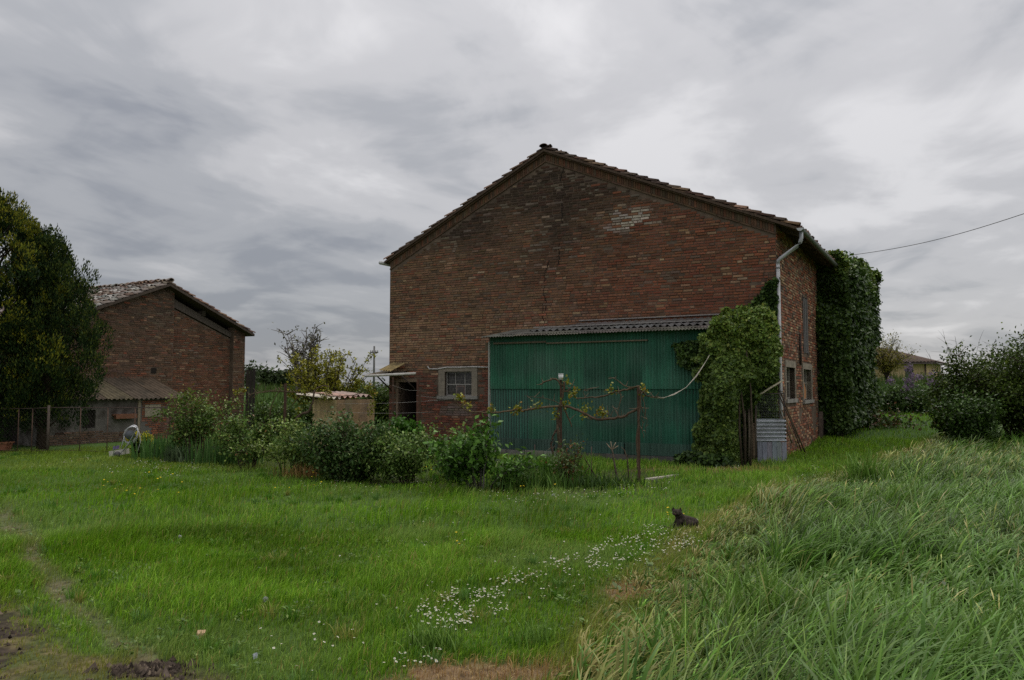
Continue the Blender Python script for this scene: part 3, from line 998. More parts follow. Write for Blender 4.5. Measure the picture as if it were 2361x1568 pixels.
# ------------------------------------------------------------------ the green corrugated shed
SD = 1.6
g0, g1 = bfront(1131, 1000, SD), bfront(1682, 1000, SD)
GX0, GX1 = g0.x, min(g1.x, -0.35)
gt = bfront(1131, 788, SD).z
shed = thing('corrugated_shed', 'green corrugated iron lean to shed against the barn gable', 'shed', bw((GX0, -SD, 0)), -ANG)
zb0 = bfront(1195, 1050, SD).z + 0.0
zj = bfront(1195, 893, SD).z
zbase = 0.14
print('shed', GX0, GX1, gt, zb0, zj)
WS = GX1 - GX0
PITCHW = 0.0765
nsh = 5
def sheet_panel(x0, x1, z0, z1, y, col, name='wall_sheet'):
    nw = max(1, int(round((x1 - x0) / PITCHW)))
    V_, F_ = corr(nw, (x1 - x0) / nw, 0.019, z1 - z0, segs=14, samples=6, sag=random.uniform(-.003, .003))
    m_ = Matrix.Translation((x0, y, z0)) @ Matrix.Rotation(R(90), 4, 'X')
    mb = MB(); mb.add(T_(m_, V_), F_, col, True)
    o_ = random.uniform(0, 20)
    mb.c = []
    for v in mb.v:
        f = 1 + .55 * nz(v[0] * .35 + o_, v[2] * 2.1, 1.0, 3.3) + .3 * nz(v[0] * 3, v[2] * .7, 1.0, 6.1)
        w_ = max(0, .5 * nz(v[0] * 1.2, v[2] * 1.6, 1.0, 8.8) + .35 * max(0, 1 - abs(v[2] - 1.0)) - .05)
        mb.c.append(mixc(tuple(max(.008, q * f) for q in col), (.12, .165, .14), min(.55, w_)))
    return mb.build(name, M['green'], shed)
cuts = [0, 0.185, 0.43, 0.675, 0.82, 1.0]
for i in range(nsh):
    a, b = cuts[i] * WS, cuts[i + 1] * WS + 0.03
    base_c = (0.034, 0.142, 0.084)
    up = cj(base_c, .08); lo = cj((0.04, 0.15, 0.10) if i == 0 else base_c, .08)
    sheet_panel(a, b, zj - 0.04, gt + 0.15, -0.012 * (i % 2) - 0.016, up)
    sheet_panel(a, b, zbase + 0.16 - (0.0 if i < 3 else .05), zj, -0.012 * (i % 2) + 0.014, lo)
mb = MB(); mb.box(0.0, WS, 0.03, 0.05, zbase + .05, gt + .1, (0.06, .07, .06)); mb.build('sheet_backing', M['wood'], shed)
for (xa, xb) in ((0.02 * WS, 0.30 * WS), (0.305 * WS, 0.6 * WS), (0.605 * WS, 0.98 * WS)):
    sheet_panel(xa, xb, zbase + 0.0, zbase + 0.27, -0.045, cj((0.045, 0.10, 0.075), .05), 'skirt_sheet')
# base blocks
x = 0.0
while x < WS:
    l = random.uniform(0.42, 0.55)
    mb = MB(); mb.box(x + .006, min(x + l, WS) - .006, -0.09 - random.uniform(0, .02), .16, -0.2, zbase + random.uniform(-.01, .01), cj((0.22, .205, .185) if x < 1.8 else (.12, .11, .1), .12))
    mb.build('base_block', M['concrete'], shed)
    x += l
# side post and pale edge strip, fascia, battens
mb = MB(); mb.box(-.035, -.002, -.06, .05, 0, gt, (0.4, .42, .38)); mb.build('corner_strip', M['paint'], shed)
mb = MB(); mb.box(-.08, WS, .06, .18, gt + .0, gt + .13, (0.09, .07, .055)); mb.build('eave_beam', M['wood'], shed)
mb = MB(); mb.box(.27 * WS, .70 * WS, -.075, -.045, gt - .10, gt - .07, (0.2, .16, .11)); mb.box(.02 * WS, .268 * WS, -.075, -.045, gt - .07, gt - .03, (0.16, .13, .09)); mb.build('batten', M['wood'], shed)
mb = MB(); mb.box(-.14, -.036, -.04, .25, gt - .22, gt - .02, (0.16, .12, .08)); mb.build('rafter_end', M['wood'], shed)
# left side wall of the shed (faces away from the picture)
mb = MB(); mb.box(0.0, .03, .05, SD - .02, 0, gt + .1, (0.05, .16, .11)); mb.build('side_sheet', M['green'], shed)
mb = MB(); mb.box(WS - .03, WS, .05, SD - .02, 0, gt + .1, (0.05, .16, .11)); mb.build('side_sheet', M['green'], shed)
# roof: overlapping sheets
ztop = bfront(1300, 742).z
run = SD + 0.28
slope = math.atan((ztop - gt - 0.30) / SD)
print('slope', slope)
def roof_sheet(x0, x1, y_up, ln, lift, pitch=0.076, amp=0.012, col=(0.16, .145, .12), rag=0.02, yaw=0.0):
    nw = max(2, int(round((x1 - x0) / pitch)))
    V_, F_ = corr(nw, (x1 - x0) / nw, amp, ln, segs=2, samples=6, ragged=rag)
    y0 = -0.26 + y_up
    m_ = Matrix.Translation((x0, y0, gt + 0.145 + lift + (y0 + 0.0) * math.tan(slope))) @ Matrix.Rotation(yaw, 4, 'Z') @ Matrix.Rotation(slope, 4, 'X')
    mb = MB(); mb.add(T_(m_, V_), F_, cj(col, .12), True)
    return mb.build('roof_sheet', M['oldroof'], shed)
xx = -0.12
while xx < WS + .2:
    w_ = random.uniform(0.85, 1.05)
    w_ = min(w_, WS + .06 - xx)
    if w_ < .15: break
    roof_sheet(xx, xx + w_, random.uniform(-.04, .03), run / math.cos(slope) + .02, random.uniform(0, .012), yaw=random.uniform(-.01, .01))
    xx += w_ - .05
xx = 0.28
while xx < WS + .2:
    w_ = random.uniform(0.9, 1.2)
    w_ = min(w_, WS + .06 - xx)
    if w_ < .15: break
    roof_sheet(xx, xx + w_, .22 + random.uniform(-.03, .03), 1.2, .022, yaw=random.uniform(-.01, .01), col=(.13, .12, .105))
    xx += w_ - .03
xx = 0.9
while xx < WS + .1:
    w_ = random.uniform(0.9, 1.2)
    w_ = min(w_, WS + .06 - xx)
    if w_ < .3: break
    roof_sheet(xx, xx + w_, .62 + random.uniform(-.02, .02), .75, .055, pitch=.17, amp=.026, col=(.15, .14, .13))
    xx += w_ - .02
xx = 1.75
while xx < WS + .1:
    w_ = random.uniform(1.0, 1.3)
    w_ = min(w_, WS + .06 - xx)
    if w_ < .3: break
    roof_sheet(xx, xx + w_, 1.05, .72, .105, pitch=.17, amp=.018, col=(.14, .13, .12))
    xx += w_ - .02
def roofbar(x0, x1, y, lift):
    z = gt + .145 + lift + y * math.tan(slope)
    mb = MB(); mb.box(x0, x1, y, y + .035, z, z + .025, (.32, .30, .28)); mb.build('roof_batten', M['wood'], shed)
roofbar(0.85, WS, .62 - .26 + .32, .10)
roofbar(1.72, WS, SD - .06, .16)

# ------------------------------------------------------------------ outbuilding on the left
OD = 27.0
PK = at(380, 652, OD)
oroot = Vector((PK.x, PK.y, 0))
OX, OY = BY.copy(), -BX            # gable runs along BY; depth runs away along -BX
OANG = math.atan2(OX.y, OX.x)
def ol_(p):
    q = p - oroot
    return Vector((q.dot(OX), q.dot(OY), q.z))
def ofront(x, y, off=0.0):
    return ol_(onplane(x, y, oroot - OY * off, OY))
def ow(p):
    return oroot + OX * p[0] + OY * p[1] + Vector((0, 0, p[2]))
osh = thing('brick_outbuilding', 'low brick outbuilding with worn tiled roof behind the conifer at left', 'outbuilding', oroot, OANG)
OZ = PK.z - .04
tip = ofront(589, 771, .3)
lt = ofront(200, 704, .3)
OSL = (OZ - tip.z) / tip.x
OW = tip.x
print('outb', PK, tip, lt, OSL)
def oroofz(x):
    return OZ - OSL * abs(x)
OWR = ofront(563, 850).x
OWP = ofront(536, 850).x
OWC = ofront(398, 850).x
OL = 9.0
mb = MB()
mb.prism([(-OWR, -.2), (OWC, -.2), (OWC, oroofz(OWC) - .1), (0, OZ - .08), (-OWR, oroofz(OWR) - .1)], 0, .3)
ofw = mb.build('gable_wall', M['mortar'], osh)
def ocol(x, z, red=.25):
    n_, n3_ = nz(x, z, .8, 12), nz(x * .5, z * 2, 2.6, 15)
    zone = mixc((.118, .082, .058), (.15, .075, .05), min(1, max(0, red + .8 * n_ + .4 * n3_)))
    zone = mixc(zone, (.058, .047, .038), float(ss(-.2, .9, (z - 3.2) / 1.6 + .7 * n3_ + .4 * n_)) * .8)
    r_ = random.random()
    if r_ < .06: zone = mixc(zone, random.choice(BUFF), random.uniform(.3, .8))
    elif r_ < .19: zone = mixc(zone, random.choice(RED), random.uniform(.3, .9))
    elif r_ < .5: zone = mixc(zone, random.choice(GREY), random.uniform(.3, .8))
    return cj(zone, .1)
bl = brick_field(-OWR, OWC, 0, OZ, lambda x, z: z < oroofz(x) - .13 and not (abs(x + .35 - 0) < .1 and abs(z - 2.22) < .09), ocol)
def oscore(b):
    P = ow((b[0], 0, b[1]))
    px_s = CX + F * P.x / P.y
    if b[1] < 1.9 or px_s < 205 or px_s > 560:
        return -1
    return b[2] / (P - EYEV).length_squared
lay_bricks(bl, ofw, I4, 170, oscore)
# dark plate on the uncut wall paints in the shade of a hole
mb = MB(); mb.box(-.45, -.25, -.022, -.018, 2.13, 2.31, (.01, .01, .01)); mb.build('vent_shade_plate', M['dark'], osh)
# right half: recessed infill wall, sloping timber, dark gap, corner pier
mb = MB()
gap = .62
mb.prism([(OWC, -.2), (OWP, -.2), (OWP, oroofz(OWP) - gap + .1), (OWC, oroofz(OWC) - gap)], .16, .34)
inf = mb.build('infill_wall', M['mortar'], osh)
def ocol2(x, z):
    return ocol(x, z, .75)
bl = brick_field(OWC + .01, OWP - .01, 0, OZ, lambda x, z: z < (oroofz(x) - gap + .1 * (x - OWC) / (OWP - OWC) - .02), ocol2)
lay_bricks(bl, inf, Matrix.Translation((0, .16, 0)), 120, oscore)
mb = MB(); mb.prism([(OWP, -.2), (OWR, -.2), (OWR, oroofz(OWR) - .1), (OWP, oroofz(OWP) - .1)], -.02, .3)
pr = mb.build('corner_pier', M['mortar'], osh)
bl = brick_field(OWP + .005, OWR, 0, OZ, lambda x, z: z < oroofz(x) - .12, ocol)
lay_bricks(bl, pr, Matrix.Translation((0, -.02, 0)), 0, None)
mb = MB()
mb.prism([(OWC + .01, oroofz(OWC) - gap + .03), (OWP - .01, oroofz(OWP) - gap + .13), (OWP - .01, oroofz(OWP) - gap + .33), (OWC + .01, oroofz(OWC) - gap + .33)], .1, .3, (0.12, .10, .085)); mb.build('timber_beam', M['wood'], osh)
xm = .5 * (OWC + OWP)
mb = MB(); mb.box(xm - .08, xm + .08, .05, .3, oroofz(xm) - gap + .33, oroofz(xm) - .1, (.09, .075, .06)); mb.build('short_post', M['wood'], osh)
mb = MB(); mb.box(-OWR, -OWR + .3, .3, OL, -.2, oroofz(OWR) - .1); mb.box(OWR - .3, OWR - .002, .3, OL, -.2, oroofz(OWR) - .1); mb.prism([(-OWR, -.2), (OWR, -.2), (OWR, oroofz(OWR) - .1), (0, OZ - .1), (-OWR, oroofz(OWR) - .1)], OL, OL + .3)
mb.build('outer_wall', M['mortar'], osh)
mb = MB(); yv2 = -.3
for (xa, xb) in ((0, OW - .04), (-OW + .04, 0)):
    za, zb = oroofz(xa), oroofz(xb)
    mb.add([(xa, yv2, za - .09), (xb, yv2, zb - .09), (xb, OL + .4, zb - .09), (xa, OL + .4, za - .09), (xa, yv2, za), (xb, yv2, zb), (xb, OL + .4, zb), (xa, OL + .4, za)],
           [(0, 3, 2, 1), (4, 5, 6, 7), (0, 1, 5, 4), (1, 2, 6, 5), (2, 3, 7, 6), (3, 0, 4, 7)], (.09, .07, .055))
orf = mb.build('roof', M['wood'], osh)
OTILE = [(0.34, 0.27, 0.22), (0.27, 0.19, 0.15), (0.42, 0.36, 0.31), (0.22, 0.14, 0.10), (0.46, 0.42, 0.38)]
OTP = tile_protos(OTILE)
lay_tiles(orf, 0, OZ, -OW, OSL, yv2, OL + .3, 20, OTILE, OTP, sgn=-1)
lay_tiles(orf, 0, OZ, OW, OSL, yv2, OL + .3, 3, TILECOL, TP, sgn=1)
for k in range(26):
    o = link('ridge_tile', OTP[k % len(OTP)], orf)
    o.matrix_local = Matrix.Translation((random.uniform(-.02, .02), yv2 - .05 + k * .34, OZ + .06 + random.uniform(0, .03))) @ Matrix.Diagonal((1.3, 1, 1.2, 1))

# lean-to coop along the gable
le0 = ofront(395, 873)
lz1 = le0.z
lroot = ow((0, 0, 0))
coop = thing('lean_to_coop', 'low lean to with mossy corrugated roof and stained plaster front against the outbuilding', 'lean-to', lroot, OANG)
LD = 1.7
lz0 = ofront(300, 916, LD).z
print('coop', lz0, lz1)
LX0, LX1 = -5.0, -1.0
xx = LX0
while xx < LX1:
    w_ = random.uniform(.85, 1.0)
    nw = int(round(w_ / .16))
    ang = math.atan((lz1 - lz0) / LD)
    V_, F_ = corr(nw, w_ / nw, .026, (LD + .2) / math.cos(ang), segs=2, samples=6, ragged=.02)
    m_ = Matrix.Translation((xx, -LD - .18, lz0 - .05)) @ Matrix.Rotation(ang, 4, 'X')
    mb = MB(); mb.add(T_(m_, V_), F_, cj((.105, .082, .058), .12), True); mb.build('roof_sheet', M['oldroof'], coop)
    xx += w_ - .03
mb = MB()
CD = (LX1 - 1.1, LX1 - .35, 0, .9)
wall_boxes(mb, LX0, LX1, -.2, lz0 - .06, [(-3.85, -3.45, .45, .98)], -LD, -LD + .15)
mb.c = [(.165, .15, .138)] * len(mb.v)
cw = mb.build('plaster_front', M['plaster'], coop)
bl = brick_field(LX0, -1.95, -.1, .40, lambda x, z: z < .36 + .12 * nz(x, z, 1.4, 33) and not (-3.9 < x < -3.4 and z > .4), lambda x, z: cj(mixc(random.choice(GREY), random.choice(BROWN), .4), .15))
lay_bricks(bl, cw, Matrix.Translation((0, -LD, 0)), 0, None)
bl = brick_field(-1.95, LX1, -.1, lz0 - .08, lambda x, z: x > -1.9 + .4 * nz(x, z, 2.3, 8), lambda x, z: cj(random.choice(RED + BROWN)))
lay_bricks(bl, cw, Matrix.Translation((0, -LD, 0)), 0, None)
mb = MB(); mb.box(-3.85, -3.45, -LD + .1, -LD + .14, .45, .98, (.02, .02, .02)); mb.build('opening_shade_panel', M['dark'], coop)  # panel behind the cut-out, its dark colour stands for the shade inside
mb = MB(); mb.box(-2.95, -2.2, -LD - .1, -LD - .003, .78, .84, (.2, .1, .06)); mb.box(-2.93, -2.23, -LD - .2, -LD - .1, .70, .83, (.22, .10, .06)); mb.build('feed_shelf', M['terracotta'], coop)
mb = MB(); mb.box(-2.1, -2.02, -LD - .05, -LD - .002, .05, lz0 - .1, (.3, .25, .18)); mb.box(-1.85, -1.3, -LD - .03, -LD - .016, .72, 1.1, (.36, .31, .23)); mb.build('board_patch', M['wood'], coop)
for xa in (LX0, LX1 - .1):
    mb = MB(); mb.box(xa, xa + .1, -LD + .15, 0, -.2, lz0, (.2, .18, .16)); mb.build('end_wall', M['plaster'], coop)

# dark upright boards beside the outbuilding's far corner
p = at(576, 985, 29.6); bz = at(576, 848, 29.6).z
bp = thing('board_screen', 'dark upright boards standing beside the right corner of the outbuilding', 'screen', (p.x, p.y, tz(p.x, p.y)), R(20))
for k in range(3):
    mb = MB(); mb.box(-.17 + k * .115, -.065 + k * .115, -.02, .02, 0, bz - tz(p.x, p.y) - random.uniform(0, .1), cj((.045, .038, .032))); mb.build('board', M['wood'], bp)

# ------------------------------------------------------------------ plants
def stem_path(b, e, bow, n=6, wig=0.05):
    b, e = Vector(b), Vector(e)
    L_ = (e - b).length
    out_ = []
    for i in range(n + 1):
        t = i / n
        p = b.lerp(e, t)
        hor = Vector((e.x - b.x, e.y - b.y, 0))
        p = p - hor * (bow * math.sin(math.pi * t) * 0.6)
        if 0 < i < n:
            p = p + Vector((random.gauss(0, wig), random.gauss(0, wig), random.gauss(0, wig * .4))) * L_ * .35
        out_.append(p)
    return out_
GREENS = [(.055, .115, .03, 3), (.075, .15, .04, 2), (.04, .085, .028, 2), (.10, .16, .05, 1)]
def bush(name, label, cat, base, H, Rx, Ry, nst, nleaf, ls, pal, sigma=.08, z0=.35, seed=1, stem_r=.014, stem_col=(.09, .065, .045), twigs=6, tw_len=.3, group=None, trunk=None, shape=1.0, leafmat='leaf', jit=.28, lean=(0, 0), foliage='foliage', up=.25, vtop=None):
    random.seed(seed)
    root = thing(name, label, cat, base, 0, group)
    mb = MB()
    sites = []
    for s in range(nst):
        a = random.uniform(0, 2 * math.pi); rr = math.sqrt(random.random())
        ex, ey = Rx * rr * math.cos(a), Ry * rr * math.sin(a)
        hz = H * (1 - .36 * rr ** 2 * shape) * random.uniform(.48, 1.0)
        if trunk:
            b = (random.uniform(-.03, .03), random.uniform(-.03, .03), H * trunk * random.uniform(.5, 1))
        else:
            b = (ex * .25 + random.gauss(0, .05 * Rx), ey * .25 + random.gauss(0, .05), -.03)
        path = stem_path(b, (ex + lean[0], ey + lean[1], hz), .35, 6)
        mb.tube(path, [stem_r * (1 - .75 * i / 6) for i in range(7)], 5, cj(stem_col), False)
        for k in range(twigs):
            t = random.uniform(z0, 1.0)
            i = min(int(t * 6), 5); q = path[i].lerp(path[i + 1], t * 6 - i)
            az = random.uniform(0, 2 * math.pi)
            d = Vector((math.cos(az), math.sin(az), random.uniform(-.1, 1.0))).normalized() * tw_len * random.uniform(.4, 1.1)
            mb.tube([q, q + d * .5 + Vector((0, 0, .02)), q + d], [stem_r * .4, stem_r * .3, stem_r * .15], 4, cj(stem_col), False)
            for w in np.linspace(.25, 1.0, 5):
                sites.append(tuple(q + d * float(w)))
        for w in np.linspace(max(z0, .3), 1, 8):
            i = min(int(w * 6), 5); sites.append(tuple(path[i].lerp(path[i + 1], w * 6 - i)))
    if trunk:
        mb.tube([(0, 0, -.05), (.02, .01, H * trunk * .5), (0, 0, H * trunk)], [stem_r * 2.2, stem_r * 1.8, stem_r * 1.4], 7, stem_col)
    mb.build('stems' if not trunk else 'trunk', M['bark'], root)
    if nleaf:
        sites = np.array(sites)
        C = sites[rng.integers(0, len(sites), nleaf)] + rng.normal(0, sigma, (nleaf, 3))
        C[:, 2] = np.maximum(C[:, 2], .02)
        ax = rng.normal(0, 1, (nleaf, 3)) + np.array([0, 0, -.15 if up < .5 else up])
        nr = rng.normal(0, .6, (nleaf, 3)) + np.array([0, 0, 1.0])
        cols = pick(pal, nleaf, jit)
        if vtop is not None:
            k = np.clip((C[:, 2] / H - .55) / .4, 0, 1)[:, None] * (rng.random((nleaf, 1)) < .6)
            cols = cols * (1 - k) + np.array(vtop) * k
        leaf_mesh(foliage, C, ax, nr, ls * rng.uniform(.6, 1.3, nleaf), ls * .62 * rng.uniform(.7, 1.2, nleaf), cols, M[leafmat], root)
    random.seed(seed + 100)
    return root
def hpx(top_y, p):   # a little over, as the tallest stems rarely reach the full height      # height of an object at ground point p whose top is at picture row top_y
    return (at(CX, top_y, p.y).z - p.z) * 1.07
ROSE = [(.085, .165, .045, 3), (.125, .22, .07, 2), (.06, .12, .03, 2), (.20, .28, .10, 1.0), (.19, .11, .05, .25)]
b = ground(462, 1062)
bush('rose_bush', 'tall open rose bush with yellow green tips in front of the outbuilding', 'bush', b, hpx(880, b), .95, .6, 15, 4700, .072, ROSE, .07, .5, 11, .016, twigs=9, tw_len=.34, group='garden bushes along the bed', vtop=(.16, .19, .035))
b = ground(578, 1080)
bush('rose_bush', 'rose bush with bare lower stems right of the tall yellow tipped one', 'bush', b, hpx(938, b), .8, .55, 12, 3600, .07, ROSE, .07, .5, 12, .015, twigs=8, tw_len=.28, group='garden bushes along the bed')
b = ground(680, 1092)
bush('rose_bush', 'pale leaved rose bush left of the beige hut', 'bush', b, hpx(955, b), .82, .55, 12, 3700, .068, [(.16, .25, .075, 3), (.115, .20, .055, 2), (.23, .32, .13, 1.6), (.065, .125, .035, 1)], .07, .48, 13, .013, twigs=8, tw_len=.28, group='garden bushes along the bed')
b = ground(800, 1108)
bush('leafy_bush', 'broad dark green bush in front of the beige hut', 'bush', b, hpx(945, b), .98, .6, 22, 10500, .07, [(.045, .10, .035, 4), (.07, .14, .05, 2), (.13, .20, .09, .9)], .1, .12, 14, .014, twigs=10, tw_len=.3, group='garden bushes along the bed')
b = ground(938, 1115)
bush('leafy_bush', 'bright speckled green bush left of the leafy stemmed one below the barn window', 'bush', b, hpx(998, b), .88, .55, 15, 6600, .064, [(.10, .19, .055, 3), (.15, .25, .085, 2), (.06, .12, .04, 2), (.24, .33, .15, .8)], .075, .34, 15, .012, twigs=9, tw_len=.26, group='garden bushes along the bed')
b = ground(1112, 1130)
bush('leafy_bush', 'glossy broad leaved bush on grey stems before the green shed corner', 'bush', b, hpx(985, b), .8, .5, 13, 3000, .10, [(.075, .19, .035, 3), (.10, .23, .05, 2), (.05, .12, .035, 2)], .085, .5, 16, .016, (.14, .13, .11), twigs=8, tw_len=.26, group='garden bushes along the bed')
b = ground(1040, 1108)
bush('thin_shrub', 'thin pale green shrub between two bushes below the barn window', 'bush', b, hpx(965, b), .42, .4, 9, 1500, .068, [(.15, .24, .075, 2), (.11, .19, .055, 2), (.2, .17, .07, .4)], .07, .3, 17, .009, twigs=7, tw_len=.26, group='garden bushes along the bed')
b = at(932, 1060, 17.6); b.z = tz(b.x, b.y)
bush('fig_shrub', 'bright fresh green shrub standing in front of the barn doorway', 'bush', b, hpx(948, b), .33, .33, 9, 1500, .12, [(.07, .20, .03, 3), (.05, .14, .025, 2)], .06, .5, 18, .012, twigs=6, tw_len=.2)
b = ground(1312, 1120)
bush('young_rose', 'sparse young rose with reddish tips climbing at the foot of the vine post', 'bush', b, hpx(992, b), .33, .28, 8, 900, .06, [(.08, .14, .06, 3), (.15, .07, .035, 1), (.12, .18, .10, 1)], .05, .3, 19, .008, (.12, .07, .045), twigs=5, tw_len=.16)
# spare stakes and pruned rose canes by the second post
pruned = thing('pruned_rose', 'pruned rose with bare brown canes between the two vine posts', 'shrub', ground(1420, 1115))
mb = MB(); random.seed(5)
o_ = ground(1420, 1115)
def rel(px, py, dY=0.0):
    return at(px, py, o_.y + dY) - o_
mb.tube([rel(1425, 1115), rel(1418, 1075), rel(1413, 1045), rel(1411, 1036)], [.02, .017, .014, .012], 5, (.13, .10, .075))
mb.tube([rel(1450, 1112), rel(1447, 1060), rel(1440, 1038), rel(1432, 1030)], [.014, .012, .008, .005], 5, (.12, .09, .065))
for q in ((1402, 1028), (1420, 1020), (1398, 1022), (1425, 1028), (1408, 1018)):
    mb.tube([rel(1411, 1037), rel(*q, random.uniform(-.1, .1))], [.012, .006], 5, (.24, .19, .13))
mb.tube([rel(1385, 1118), rel(1350, 1060), rel(1345, 1045)], [.012, .01, .006], 5, (.09, .06, .045))
mb.tube([rel(1342, 1100), rel(1362, 1072)], [.008, .006], 5, (.1, .06, .05))
for k in range(7):
    q = (1436 + k * 4 + random.uniform(-2, 2), 1116)
    mb.tube([rel(*q), rel(q[0] + random.uniform(-3, 3), 1116 - random.uniform(8, 20))], [.012, .008], 5, (.08, .055, .04))
mb.build('canes', M['bark'], pruned)

# strappy iris clumps
def clump(name, label, cat, base, n, H, spread, w, pal, lean=.35, jit=.2, group=None):
    root = thing(name, label, cat, base, 0, group)
    X = rng.normal(0, spread, n); Y = rng.normal(0, spread * .7, n)
    h = H * rng.uniform(.55, 1.1, n)
    o = blades('leaves', X, Y, np.zeros(n), h, w * rng.uniform(.7, 1.3, n), rng.uniform(0, 6.28, n), lean * rng.uniform(.1, 1.3, n), pick(pal, n, jit), M['leaf'], 'stuff', 4, root)
    return root
IRIS = [(.055, .14, .05, 3), (.08, .19, .065, 2), (.11, .2, .10, 1)]
clump('iris_clump', 'dark green strap leaved iris clump right of the yellow flowering plant', 'plant', ground(385, 1058), 260, .62, .34, .03, IRIS)
clump('iris_clump', 'greyish strap leaved clump at the foot of the tall rose bush', 'plant', ground(412, 1065), 150, .42, .18, .028, [(.09, .14, .10, 2), (.06, .11, .07, 2)], .8)
clump('iris_clump', 'upright green strap leaves between the two leftmost rose bushes', 'plant', ground(520, 1072), 330, .62, .33, .026, IRIS, .2)
clump('day_lily', 'narrow leaved green clump between the pale rose and the dark bush', 'plant', ground(735, 1095), 160, .6, .22, .022, [(.08, .15, .045, 2), (.05, .11, .035, 2)], .3)
clump('artichoke', 'silvery grey leaved artichoke beside the glossy bush', 'plant', ground(1200, 1115), 110, .38, .14, .07, [(.16, .22, .14, 2), (.24, .30, .21, 1), (.08, .14, .07, 1)], .8)
clump('artichoke', 'small pale grey leaved plant nearer the glossy bush stems', 'plant', ground(1168, 1105), 60, .42, .09, .06, [(.20, .26, .18, 2), (.10, .17, .08, 1)], .7)
clump('weed_clump', 'tall green weeds at the foot of the capped vine post', 'plant', ground(1275, 1112), 420, .55, .3, .02, [(.08, .19, .03, 3), (.05, .13, .03, 2)], .5)
clump('weed_clump', 'leafy green weeds right of the artichoke', 'plant', ground(1225, 1128), 420, .36, .34, .022, [(.08, .17, .04, 3), (.05, .12, .03, 2), (.14, .2, .08, .5)], .7)
clump('weed_clump', 'low green weeds under the pruned rose', 'plant', ground(1370, 1122), 380, .22, .36, .022, [(.05, .11, .03, 3), (.035, .08, .025, 2)], .8)
clump('dry_grass_tuft', 'tuft of dry straw coloured grass under the pale rose bush', 'grass tuft', ground(705, 1100), 220, .3, .2, .012, [(.28, .19, .10, 2), (.2, .13, .07, 1)], .9)

# euphorbia with yellow heads
b = ground(325, 1052)
eu = thing('spurge_plant', 'plant with rounded lime yellow flower heads beside the hose cart', 'plant', b)
mb = MB(); hs = []
random.seed(31)
for k in range(13):
    e_ = Vector((random.uniform(-.26, .24), random.uniform(-.15, .15), random.uniform(.34, .52)))
    mb.tube([(e_.x * .4, e_.y * .4, 0), e_ * .6 + Vector((0, 0, .05)), e_], [.009, .008, .006], 5, (.10, .15, .05)); hs.append(e_)
mb.build('stems', M['bark'], eu)
n = 1100
hs = np.array([tuple(h) for h in hs])
C = hs[rng.integers(0, len(hs), n)] + rng.normal(0, .035, (n, 3))
leaf_mesh('flower_heads', C, rng.normal(0, 1, (n, 3)) + [0, 0, .6], rng.normal(0, .5, (n, 3)) + [0, 0, 1], .04, .035, pick([(.55, .50, .03, 2), (.40, .40, .04, 1)], n, .2), M['petal'], eu)
n = 900
t_ = rng.random((n, 1))
C = hs[rng.integers(0, len(hs), n)] * (.4 + .5 * t_) + rng.normal(0, .05, (n, 3))
leaf_mesh('leaves', C, rng.normal(0, 1, (n, 3)), rng.normal(0, .5, (n, 3)) + [0, 0, 1], .09, .03, pick(GREENS, n), M['leaf'], eu)

# ivy on walls: leaves over a picture outline laid on a wall plane
def inpoly(px, py, poly):
    c = np.zeros(len(px), bool)
    n = len(poly); j = n - 1
    for i in range(n):
        xi, yi = poly[i]; xj, yj = poly[j]
        k = ((yi > py) != (yj > py)) & (px < (xj - xi) * (py - yi) / (yj - yi + 1e-12) + xi)
        c ^= k; j = i
    return c
def wallpatch(poly, plane_fn, dens_n, rag=7):
    P = np.array(poly, float)
    pts = []
    n = dens_n * 2
    X = rng.uniform(P[:, 0].min() - rag, P[:, 0].max() + rag, n); Y = rng.uniform(P[:, 1].min() - rag, P[:, 1].max() + rag, n)
    jx = (vn(X, Y, .07, 3) - .5) * 2 * rag; jy = (vn(X, Y, .07, 5) - .5) * 2 * rag
    k = inpoly(X + jx, Y + jy, poly)
    X, Y = X[k], Y[k]
    out_ = np.array([tuple(plane_fn(x, y)) for x, y in zip(X, Y)])
    return out_, X, Y
IVY = [(.030, .068, .016, 4), (.048, .10, .02, 3), (.075, .14, .028, 1.4), (.018, .042, .012, 2.4)]
IVYL = [(.07, .13, .03, 4), (.095, .165, .036, 3), (.14, .21, .05, 1.6), (.035, .075, .02, 2)]
def ivy_leaves(root, L3, nrm_local, bulge, size, pal, down=.5, name='foliage', clump_s=2.2, depth=.12, seed=0, top=None, amp=.5):
    """L3: points in root space; nrm_local: outward normal"""
    n = len(L3)
    nl = np.array(nrm_local, float)
    h = np.cross(nl, [0, 0, 1.0]); h /= np.linalg.norm(h)
    a = L3 @ h; z = L3[:, 2]
    cl = fbm(a, z, clump_s, 30 + seed, 3)
    off = bulge(a, z) + (cl - .5) * amp + rng.normal(0, depth, n) * .6
    C = L3 + nl * off[:, None]
    ax = rng.normal(0, .6, (n, 3)) + np.array([0, 0, -down]) + nl * .3
    nr = nl * .9 + rng.normal(0, .5, (n, 3)) + np.array([0, 0, .5])
    cols = pick(pal, n, .28)
    if top is not None:
        k = top(a, z)[:, None] * (rng.random((n, 1)) < .75)
        cols = cols * (1 - k) + pick([(.16, .25, .04, 2), (.11, .20, .035, 2), (.22, .26, .06, .6)], n, .2) * k
    return leaf_mesh(name, C, ax, nr, size * rng.uniform(.6, 1.3, n), size * .85 * rng.uniform(.7, 1.2, n), cols, M['ivyleaf'], root)
iv1 = thing('ivy', 'thick ivy tumbling over the right end of the green shed', 'ivy', C0, -ANG)
poly = [(1618, 778), (1645, 745), (1690, 720), (1760, 713), (1790, 735), (1791, 850), (1746, 892), (1738, 1000), (1730, 1052), (1700, 1068), (1640, 1066), (1602, 1025), (1622, 960), (1612, 900), (1606, 850)]
